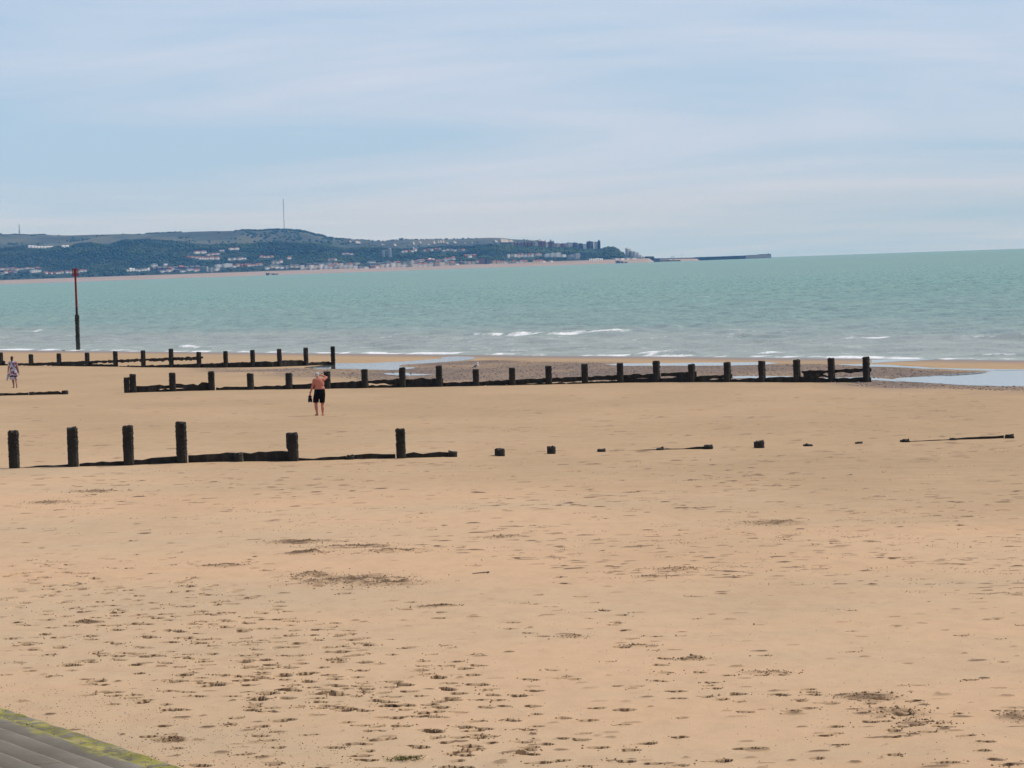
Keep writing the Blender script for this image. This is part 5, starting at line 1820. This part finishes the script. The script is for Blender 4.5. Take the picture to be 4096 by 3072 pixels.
# scrub and hedgerow trees on the ridge
n = 5200
a = RNG.uniform(ab(-300, 1100)[0], ab(2200, 1000)[0], n)
yy = RNG.uniform(Y_R0 + 500, Y_R + 30, n)
yy[:1500] = Y_R + RNG.uniform(-40, 20, 1500)
z = ridge_z(a, yy) + 14 * fbm(a * yy / 420, yy / 420, 95, 4) * smooth(0, 700, yy - Y_R0) * smooth(0, 500, np.abs(Y_R - yy))
clump = fbm(a * yy / 210, yy / 300, 115, 4)
u_ = (a - ab(0, 1000)[0]) / (ab(4096, 1000)[0] - ab(0, 1000)[0]) * 4096
dens = np.where((u_ > 960) & (u_ < 1330), 0.55, 0.0)
keep = (clump + dens > 0.22)
keep[:1500] = (clump[:1500] + dens[:1500] * 1.2 > 0.10)
keep &= ~((u_ > 1400) & (RNG.uniform(0, 1, n) < 0.75))
rad = RNG.uniform(3.5, 8.5, n) * np.where((u_ > 960) & (u_ < 1330), 1.25, 0.85)
C = np.stack([a * yy, yy, z + rad * 0.3], -1)
tint = np.clip(0.4 + RNG.normal(0, 0.2, n), 0, 1)
blob_mass('hill_scrub', C[keep], rad[keep], tint[keep], M['foliage'], 'scrub and hedges on the far grassy ridge')

# ---- masts
def lattice(name, label, u, vb, vt, yy, wb, wt, n, guy=False):
    p = at_y(u, vb, yy)
    zt = at_y(u, vt, yy).z
    H = zt - p.z
    e = empty(name, (p.x, p.y, p.z - 8))
    tag(e, label, 'mast')
    H += 8
    mb = MB()
    r = 0.55 if not guy else 0.5
    for sx in (-1, 1):
        for sy in (-1, 1):
            m_ = MB().tube((sx * wb, sy * wb, 0), (sx * wt, sy * wt, H * 0.94), r, r * .8, 6)
            m_.build('leg', M['steel'], e)
    br = MB()
    for i in range(n):
        t0, t1 = i / n * .94, (i + 1) / n * .94
        a0, a1 = wb + (wt - wb) * t0 / .94, wb + (wt - wb) * t1 / .94
        for (x0, y0, x1, y1) in ((-1, -1, 1, -1), (1, -1, 1, 1), (1, 1, -1, 1), (-1, 1, -1, -1)):
            br.tube((x0 * a0, y0 * a0, H * t0), (x1 * a1, y1 * a1, H * t1), r * .7, r * .7, 5)
            br.tube((x1 * a0, y1 * a0, H * t0), (x0 * a1, y0 * a1, H * t1), r * .7, r * .7, 5)
    tag(br.build('bracing', M['steel'], e), None, None, None, 'stuff')
    MB().tube((0, 0, H * .93), (0, 0, H), 0.5, 0.2, 8).build('antenna', M['steel'], e)
    return e, H


e, H = lattice('radio_mast', 'very tall thin mast rising from the wooded hilltop', 1137, 916, 789, 18640.0, 1.3, 1.1, 42, True)
MB().tube((0, 0, H * .80), (0, 0, H * .93), 1.9, 1.5, 10).build('antenna_drum', M['steel'], e)
e, H = lattice('lattice_tower', 'short lattice tower on the ridge at far left', 78, 939, 895, 18640.0, 4.0, 1.2, 8)
for z_ in (0.62, 0.74):
    for sx in (-1, 1):
        MB().tube((sx * 2.5, -2.5, H * z_), (sx * 3.2, -3.6, H * z_), 1.8, 1.8, 10).build('dish', M['white'], e)
p = at_y(1605, 957, 18640.0)
e = empty('hilltop_building', (p.x, p.y, p.z - 4))
tag(e, 'low grey building on the far ridge above the white cliffs', 'building')
MB().box(-14, 14, -6, 6, 0, 9).build('wall', M['grey'], e)
MB().box(-15, 15, -7, 7, 9, 10).build('roof', M['slate'], e)
MB().box(2, 8, -3, 3, 10, 13).build('roof_house', M['grey'], e)

# ---- harbour arm, breakwater, rocks
def wall_strip(name, pts, y0, mat, parent, th=9.0):
    """pts: (u, v_top); base in the sea"""
    vs, fs = [], []
    for (uu, vt) in pts:
        q = at_y(uu, vt, y0)
        for (dy, z_) in ((0, -4), (0.6, q.z), (th, q.z), (th + .6, -4)):
            vs.append((q.x, q.y + dy, z_))
    for i in range(len(pts) - 1):
        a0 = i * 4
        for j in range(3):
            fs.append((a0 + j, a0 + j + 1, a0 + j + 5, a0 + j + 4))
    fs.append((0, 1, 2, 3)[::-1])
    e0 = (len(pts) - 1) * 4
    fs.append((e0, e0 + 1, e0 + 2, e0 + 3))
    fs = [f[::-1] for f in fs]
    o = link(name, mesh(name, vs, fs, M[mat]), None)
    if parent:
        o.parent = parent
        o.matrix_parent_inverse = Matrix.Translation(parent.location).inverted()
    return o


p = at_y(2790, 1040, 15000.0)
p.z = 0
bw = empty('breakwater', p)
tag(bw, 'long dark harbour wall running out to sea with a paler end', 'breakwater')
wall_strip('wall', [(2778, 1029), (2850, 1026.5), (2983, 1022)], 15000.0, 'harbour', bw)
wall_strip('end_wall', [(2983, 1021), (3030, 1018.5), (3045, 1019), (3085, 1017.3)], 14994.0, 'pale_stone', bw, 16)
wall_strip('parapet', [(3035, 1017), (3083, 1015.5)], 15006.0, 'harbour', bw, 3)
p = at_y(3074, 1018, 15000.0)
lh = empty('lighthouse', p)
tag(lh, 'small lighthouse on the end of the breakwater', 'lighthouse')
mb = MB()
loft(mb, [(0, 0, -1, 2.2, 2.2), (0, 0, 4.5, 1.5, 1.5)], 12)
mb.build('tower', M['harbour'], lh)
mb = MB()
loft(mb, [(0, 0, 4.5, 1.9, 1.9), (0, 0, 4.9, 1.9, 1.9), (0, 0, 4.9, 1.1, 1.1), (0, 0, 6.6, 1.1, 1.1), (0, 0, 7.6, .2, .2)], 12)
mb.build('lantern', M['harbour'], lh)
p = at_y(2590, 1040, 14900.0)
p.z = 0
arm = empty('harbour_wall', p)
tag(arm, 'low dark harbour wall between the stepped flats and the breakwater', 'harbour wall')
wall_strip('wall', [(2572, 1033), (2655, 1033), (2700, 1032), (2785, 1030)], 14900.0, 'harbour', arm)
vs = [at_y(u_, v_, yv) for u_, v_, yv in ((2640, 1047, 13952), (2700, 1045, 13958), (2770, 1043, 13964), (2800, 1041.5, 13966))]
tops = [at_y(u_, v_, yv) for u_, v_, yv in ((2640, 1037, 14200), (2690, 1035.5, 14200), (2760, 1034.5, 14200), (2788, 1035, 14150))]
vv, ff = [], []
for q, t_ in zip(vs, tops):
    vv += [(q.x, q.y, -1.0), (t_.x, t_.y, t_.z), (t_.x, t_.y + 120, -2)]
for i in range(3):
    ff += [(i * 3, i * 3 + 3, i * 3 + 4, i * 3 + 1), (i * 3 + 1, i * 3 + 4, i * 3 + 5, i * 3 + 2)]
ff.append((9, 11, 10))
tag(link('far_beach', mesh('sand_spit', vv, ff, M['far_beach'], True)), 'pale sand spit beside the harbour wall', None, None, 'structure')


def rocks(name, label, pts, n, rmin, rmax, yy, cat='rocks'):
    p0 = at_y(pts[0][0], pts[0][1], yy)
    p0.z = 0
    e = empty(name, p0)
    tag(e, label, cat)
    q = []
    for k in range(n):
        t_ = RNG.uniform(0, len(pts) - 1)
        i = int(min(t_, len(pts) - 2))
        f_ = t_ - i
        uu = pts[i][0] * (1 - f_) + pts[i + 1][0] * f_
        vt = pts[i][1] * (1 - f_) + pts[i + 1][1] * f_
        zt = at_y(uu, vt, yy).z
        w = at_y(uu, vt, yy)
        q.append((w.x - p0.x, RNG.uniform(-6, 6), RNG.uniform(-1, 1) * 0 + zt * RNG.uniform(0, 1)))
    me_o = blob_mass('boulders', np.array(q), RNG.uniform(rmin, rmax, n), RNG.uniform(0, 1, n), M['rock'], None, 0.8)
    for kk in ('label', 'category'):
        if kk in me_o:
            del me_o[kk]
    me_o.parent = e
    return e


rocks('rock_groyne', 'dark rock groyne jutting from the far beach below the mast', [(1064, 1091), (1078, 1092), (1112, 1096)], 60, 1.5, 3.2, 13935.0)
rocks('rock_groyne', 'dark rock groyne on the far beach under the headland', [(2462, 1043), (2480, 1044), (2508, 1049)], 70, 1.5, 3.2, 13935.0)
rocks('rock_groyne', 'long dark bank of rocks on the beach by the harbour wall', [(2615, 1041), (2640, 1038), (2680, 1039), (2722, 1041)], 130, 1.5, 3.0, 13940.0)
for (uu, vt, nm, lab) in ((2687, 1025, 'harbour_post', 'left one of two short posts on the harbour wall'), (2695, 1024, 'harbour_post', 'right one of two short posts on the harbour wall'), (2726, 1014, 'harbour_mast', 'thin lamp mast on the harbour wall')):
    q = at_y(uu, 1034, 14904.0)
    zt = at_y(uu, vt, 14904.0).z
    e = empty(nm, q)
    tag(e, lab, 'mast')
    w = 1.3 if 'post' in nm else 0.5
    MB().tube((0, 0, -3), (0, 0, zt - q.z), w, w * .8, 8).build('pole', M['steel'], e)
    MB().tube((0, 0, zt - q.z - 1.5), (0, 0, zt - q.z), w * 1.7, w * 1.7, 8).build('head', M['steel'], e)

# ------------------------------------------------------------------ small things on the sand
def chips(name, centers, sizes, mat, label, cat, tints=None, squash=0.7):
    bv = np.array([(1, 0, 0), (0, 1, 0), (-1, 0, 0), (0, -1, 0), (0, 0, 1), (0, 0, -.7)], float)
    bf = np.array([(0, 1, 4), (1, 2, 4), (2, 3, 4), (3, 0, 4), (1, 0, 5), (2, 1, 5), (3, 2, 5), (0, 3, 5)])
    n = len(centers)
    b = bv[None] * RNG.uniform(0.6, 1.4, (n, 6, 1)) * np.array([1, 1, squash])
    rot = RNG.uniform(0, 6.28, n)
    c, s = np.cos(rot)[:, None], np.sin(rot)[:, None]
    v = np.stack([b[..., 0] * c - b[..., 1] * s, b[..., 0] * s + b[..., 1] * c, b[..., 2]], -1) * sizes[:, None, None] + centers[:, None, :]
    f = (bf[None] + (np.arange(n) * 6)[:, None, None]).reshape(-1, 3)
    me = mesh(name, v.reshape(-1, 3), f, mat, False, {'tint': np.repeat(tints if tints is not None else RNG.uniform(0, 1, n), 6)})
    return tag(link(name, me), label, cat, None, 'stuff')


cc, cs = [], []


def clod(x, y, s):
    cc.append((x, y, sand_z(x, y) + s * 0.35))
    cs.append(s)


for (p, a, bb, h) in MOUNDS:
    for k in range(int(60 + 300 * a * bb)):
        x, yv = p.x + RNG.normal(0, a * 0.5), p.y + RNG.normal(0, bb * 0.5)
        clod(x, yv, abs(RNG.normal(0, 0.006)) + 0.005)
    for k in range(int(6 + 6 * a)):
        clod(p.x + RNG.normal(0, a * 0.4), p.y + RNG.normal(0, bb * 0.4), RNG.uniform(0.014, 0.028))
for (p, L_, w, d, ang, *r) in PRINTS:
    if p.y < 30 or RNG.uniform() < 0.3:
        continue
    for k in range(int(RNG.integers(1, 7))):
        t = RNG.uniform(0, 6.28)
        q = RNG.uniform(0.85, 1.9)
        clod(p.x + math.cos(t) * L_ * .6 * q, p.y + math.sin(t) * L_ * .6 * q, RNG.uniform(0.005, 0.017))
# worm casts and kicked sand strung along the beach, thicker in the middle distance
for u, v in rand_poly([(0, 1880), (2000, 1850), (4096, 1800), (4096, 2380), (2600, 2330), (1700, 2240), (0, 2130)], 420):
    if RNG.uniform() > (0.35 + 0.65 * (float(vnoise(np.array(u / 500), np.array(v / 60), 121)) + 0.5)):
        continue
    p = hit(u, v)
    n = int(RNG.integers(3, 16))
    wid = RNG.uniform(0.08, 0.45)
    for k in range(n):
        clod(p.x + RNG.normal(0, wid), p.y + RNG.normal(0, 0.12), RNG.uniform(0.005, 0.015))
for u, v in rand_poly([(0, 1590), (4096, 1570), (4096, 1850), (0, 1880)], 150):
    p = hit(u, v)
    for k in range(int(RNG.integers(2, 9))):
        clod(p.x + RNG.normal(0, 0.35), p.y + RNG.normal(0, 0.3), RNG.uniform(0.006, 0.018))
for u, v in rand_poly([(0, 2200), (4096, 2350), (4096, 3072), (700, 3072), (0, 2830)], 900):
    p = hit(u, v)
    clod(p.x, p.y, RNG.uniform(0.003, 0.009))
for u, v in rand_poly([(0, 2720), (500, 2800), (1500, 3000), (1500, 3072), (720, 3072), (0, 2830)], 700):
    p = hit(u, v)
    clod(p.x, p.y, RNG.uniform(0.003, 0.010))
chips('sand_clods', np.array(cc), np.array(cs), M['clod'], 'lumps of damp dug sand and worm casts scattered on the beach', 'sand')
sc_, ss_ = [], []
for u, v in rand_poly([(0, 1900), (4096, 1850), (4096, 3072), (720, 3072), (0, 2830)], 520):
    p = hit(u, v)
    s = RNG.uniform(0.005, 0.016)
    sc_.append((p.x, p.y, sand_z(p.x, p.y) + s * .3))
    ss_.append(s)
chips('shell_fragments', np.array(sc_), np.array(ss_), M['shell'], 'tiny white shell fragments strewn over the sand', 'shells', None, 0.4)
# shingle on the lower foreshore
n = 6500
bx = np.array(SHINGLE)
pc, pz, pt = [], [], []
wps = [np.array(w) for w in POOLS.values()]
while len(pc) < n:
    uu, vv_ = RNG.uniform(740, 4150, 3000), RNG.uniform(1440, 1568, 3000)
    W = np.array([tuple(hit(a_, b_))[:2] for a_, b_ in zip(uu, vv_)])
    ok = in_poly(W[:, 0], W[:, 1], SHINGLE)
    for w in POOLS.values():
        ok &= ~in_poly(W[:, 0], W[:, 1], w)
    for x, yv in W[ok]:
        s = abs(RNG.normal(0, 0.018)) + 0.014
        pc.append((x, yv, ground_z(x, yv) + s * .3))
        pz.append(s)
        pt.append(RNG.uniform(0, 1) ** 1.3)
chips('shingle', np.array(pc), np.array(pz), M['pebble'], 'wet brown and grey shingle on the lower foreshore', 'shingle', np.array(pt), 0.6)
# drift: a stick and a few weed scraps on the sand
dp = hit(1925, 2300)
root = empty('driftwood_stick', (dp.x, dp.y, sand_z(dp.x, dp.y)))
tag(root, 'short dark stick lying on the smooth sand right of the dug patch', 'stick')
MB().tube((-0.15, 0, 0.012), (0.14, 0.1, 0.02), 0.006, 0.010, 8).build('shaft', M['timber_grey'], root)
MB().tube((0.10, 0.07, 0.01), (0.14, 0.08, 0.02), 0.012, 0.009, 8).build('knot', M['timber_grey'], root)
for (u, v, lab) in ((1620, 3037, 'small tuft of green weed on the sand at the bottom edge'), (690, 2965, 'curl of brown weed on the sand near the sea wall')):
    wp0 = hit(u, v)
    z0 = sand_z(wp0.x, wp0.y)
    vs, fs = [], []
    for k in range(120):
        c0 = Vector((RNG.normal(0, .08), RNG.normal(0, .06), 0.004))
        d = Vector((RNG.normal(0, .06), RNG.normal(0, .05), RNG.uniform(0.01, .05)))
        s_ = Vector((RNG.normal(), RNG.normal(), 0)).normalized() * 0.008
        n0 = len(vs)
        vs += [c0 - s_, c0 + s_, c0 + d]
        fs.append((n0, n0 + 1, n0 + 2))
    o = link('seaweed', mesh('seaweed', vs, fs, M['weed'] if v > 3000 else M['clod']), None, (wp0.x, wp0.y, z0))
    tag(o, lab, 'seaweed', None, 'stuff')
bp2 = hit(254, 1403.5)
o = empty('drift_plank', (bp2.x, bp2.y, sand_z(bp2.x, bp2.y)))
tag(o, 'small dark plank on the sand left of the marker base', 'plank')
MB().box(-0.16, 0.16, -0.1, 0.1, -0.05, 0.05).build('board', M['timber'], o)

# ------------------------------------------------------------------ summer haze over the whole bay
mh = bpy.data.materials.new('sea_haze')
mh.use_nodes = True
hn = mh.node_tree
hn.nodes.clear()
ho = hn.nodes.new('ShaderNodeOutputMaterial')
hv = hn.nodes.new('ShaderNodeVolumePrincipled')
hv.inputs['Color'].default_value = (0.13, 0.47, 1.0, 1)
hv.inputs['Absorption Color'].default_value = (1.0, 1.0, 1.0, 1)
hv.inputs['Density'].default_value = 2.5e-5
hv.inputs['Anisotropy'].default_value = 0.0
hn.links.new(hv.outputs[0], ho.inputs['Volume'])
hb = MB().box(-24000, 24000, -300, 35000, -45.0, 520.0)
haze = hb.build('haze', mh)
tag(haze, 'thin blue summer haze over the bay', None, None, 'stuff')
